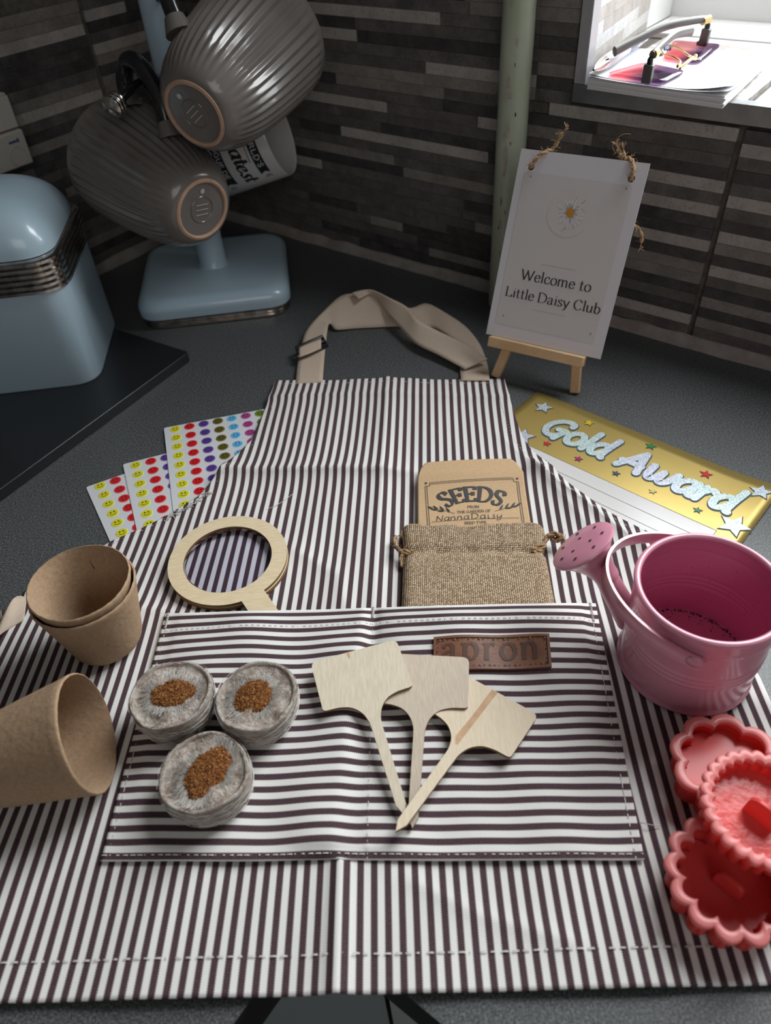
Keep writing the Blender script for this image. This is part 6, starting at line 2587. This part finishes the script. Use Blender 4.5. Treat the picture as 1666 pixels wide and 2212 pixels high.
for k in range(7):
    pad_layer(mb, SZ + k * .0012, SZ + k * .0012 + .0011, (k % 3) - 1)
mb.build('page_block', M['paper'], pad)
mb = MB()
pad_layer(mb, SZ + .0086, SZ + .0088, 1.5, .0035)
mb.build('top_sheet', M['paper'], pad, smooth=True)
mb = MB()
pad_layer(mb, SZ + .0091, SZ + .0092, -1.2, .0058)
mb.build('top_sheet', M['paper'], pad, smooth=True)
GZ = SZ + .0114
# sunglasses lying lens-down with folded arms
sg = thing('sunglasses', 'rimless purple-tinted sunglasses with gold bridge and grey arms on the paper pad', 'sunglasses', W(.55, -.03, GZ))


def lens(pts, nm):
    q = MB()
    poly = rounded([(p.x, p.y) for p in pts], .007, 6)
    n = len(poly)
    zt = lambda i: GZ + .0012
    c_ = Vector((sum(p[0] for p in poly) / n, sum(p[1] for p in poly) / n))
    K = 5
    vs = []
    for k in range(K):
        f = 1 - k / K
        for p in poly:
            v = c_ + (Vector(p) - c_) * f
            vs.append((v.x, v.y, GZ + .0010 + .0020 * (1 - f * f)))
    vs.append((c_.x, c_.y, GZ + .0030))
    o_ = len(q.v)
    fs = [(k * n + j, k * n + (j + 1) % n, (k + 1) * n + (j + 1) % n, (k + 1) * n + j) for k in range(K - 1) for j in range(n)] + [((K - 1) * n + j, (K - 1) * n + (j + 1) % n, K * n) for j in range(n)]
    e = pts[1] - pts[0]
    e2 = Vector((e.x, e.y)).normalized()
    dm = [((Vector(v[:2]) - Vector((pts[0].x, pts[0].y))).dot(e2)) / e.length for v in vs]
    q.v = [tuple(v) for v in vs]
    for i, fc in enumerate(fs):
        q.uvs[i] = [(dm[a], 0) for a in fc]
        q.f.append(fc)
    o = q.build(nm, M['shade'], sg, smooth=True)
    md_ = o.modifiers.new('thickness', 'SOLIDIFY')
    md_.thickness = .0018
    return o


lens([W(.5165, .0135, 0), W(.5655, .0195, 0), W(.5690, -.0170, 0), W(.5300, -.0290, 0)], 'lens')
lens([W(.5380, -.0500, 0), W(.5690, -.0480, 0), W(.5665, -.1080, 0), W(.5260, -.1080, 0)], 'lens')
q = MB()
q.tube(catmull([W(.5630, -.0130, GZ + .004), W(.5625, -.0200, GZ + .006), W(.5530, -.0230, GZ + .0085), W(.5440, -.0250, GZ + .0085)], 6), .0007, 8)
q.tube(catmull([W(.5660, -.0430, GZ + .004), W(.5620, -.0380, GZ + .0065), W(.5520, -.0430, GZ + .0095), W(.5430, -.0450, GZ + .0105)], 6), .0007, 8)
q.tube(catmull([W(.5650, -.0140, GZ + .0030), W(.5675, -.0230, GZ + .0060), W(.5675, -.0350, GZ + .0060), W(.5665, -.0450, GZ + .0030)], 6), .0013, 10)
for (a, b) in ((.5640, -.0130), (.5655, -.0460), (.5665, -.0200), (.5665, -.0390)):
    q.lathe([(0, .0), (.0016, .0), (.0016, .0020), (0, .0026)], 12, W(a, b, GZ + .0035))
q.build('bridge', M['gold_metal'], sg, smooth=True)
q = MB()
for (a, b) in ((.5430, -.0260), (.5425, -.0440)):
    q.lathe([(0, 0), (.0028, .0012), (.0030, .003), (.0018, .0048), (0, .005)], 16, W(a, b, GZ + .006))
q.build('nose_pad', M['clear_pen'], sg, smooth=True)


def temple(hinge, tip, bow, nm):
    h_, t_ = Vector(hinge), Vector(tip)
    q_ = MB()
    pts = [h_, h_.lerp(t_, .2) + Vector((0, 0, bow * .55)), h_.lerp(t_, .5) + Vector((0, 0, bow)), h_.lerp(t_, .8) + Vector((0, 0, bow * .5)), t_]
    c_ = catmull(pts, 8)
    q_.tube(c_, [.0016 + .0008 * (i / (len(c_) - 1)) for i in range(len(c_))], 10, flat=1.6, upv=(0, 0, 1))
    tp = q_.build(nm, M['smoke_plastic'], sg, smooth=True)
    q_ = MB()
    d = (t_ - h_).normalized()
    q_.tube([h_ + d * .001, h_ + d * .009], .0031, 8)
    q_.build('gold_band', M['gold_metal'], tp)
    return tp


def end_piece(p, q1):
    p, q1 = Vector(p), Vector(q1)
    q_ = MB()
    stick(q_, p, q1, .0072, .0058, D1)
    e_ = bevel(q_.build('end_piece', M['smoke_plastic'], sg), .0010)
    q_ = MB()
    q_.lathe([(0, 0), (.0022, 0), (.0022, .003), (.0014, .0045), (0, .0045)], 12, q1)
    q_.build('hinge', M['black_plastic'], e_, smooth=True)


end_piece(W(.5530, .0215, GZ - .0004), W(.5535, .0225, GZ + .0125))
end_piece(W(.5530, -.1020, GZ - .0004), W(.5535, -.1020, GZ + .0125))
q = MB()
stick(q, W(.5515, -.098, GZ + .0018), W(.5515, -.110, GZ + .0018), .0060, .0030, D1)
q.build('lens_clip', M['smoke_plastic'], sg)
temple(W(.5545, .0225, GZ + .0185), W(.5520, -.0660, GZ + .0170), .0050, 'temple_arm')
temple(W(.5545, -.1020, GZ + .0195), W(.5150, -.0020, GZ + .0125), .0055, 'temple_arm')

pen = thing('pen', 'clear and white ballpoint pen with silver tip beside the window recess', 'pen', W(.5060, -.05, GZ))
pa, pb = W(.5105, .0245, GZ + .0050), W(.5035, -.1040, GZ + .0050)
dv = (pb - pa)
q = MB()
q.tube([pa.lerp(pb, t) for t in (.0, .03, .08, .13, .17)], [.0009, .0020, .0034, .0044, .0048], 16)
q.build('tip', M['chrome'], pen, smooth=True)
q = MB()
q.tube([pa.lerp(pb, t) for t in (.172, .25, .38, .50, .56)], [.0048, .0052, .0049, .0046, .0045], 16)
q.build('grip', M['pen_grip'], pen, smooth=True)
q = MB()
q.tube([pa.lerp(pb, t) for t in (.562, .65, .78, .90, .97, 1.0)], [.0045, .0050, .0052, .0046, .0034, .0012], 16)
q.build('barrel', M['clear_pen'], pen, smooth=True)
q = MB()
q.tube([pa.lerp(pb, t) for t in (.562, .95)], .0014, 8)
q.build('ink_refill', simple('blue_refill', (.35, .42, .62), .4), pen)
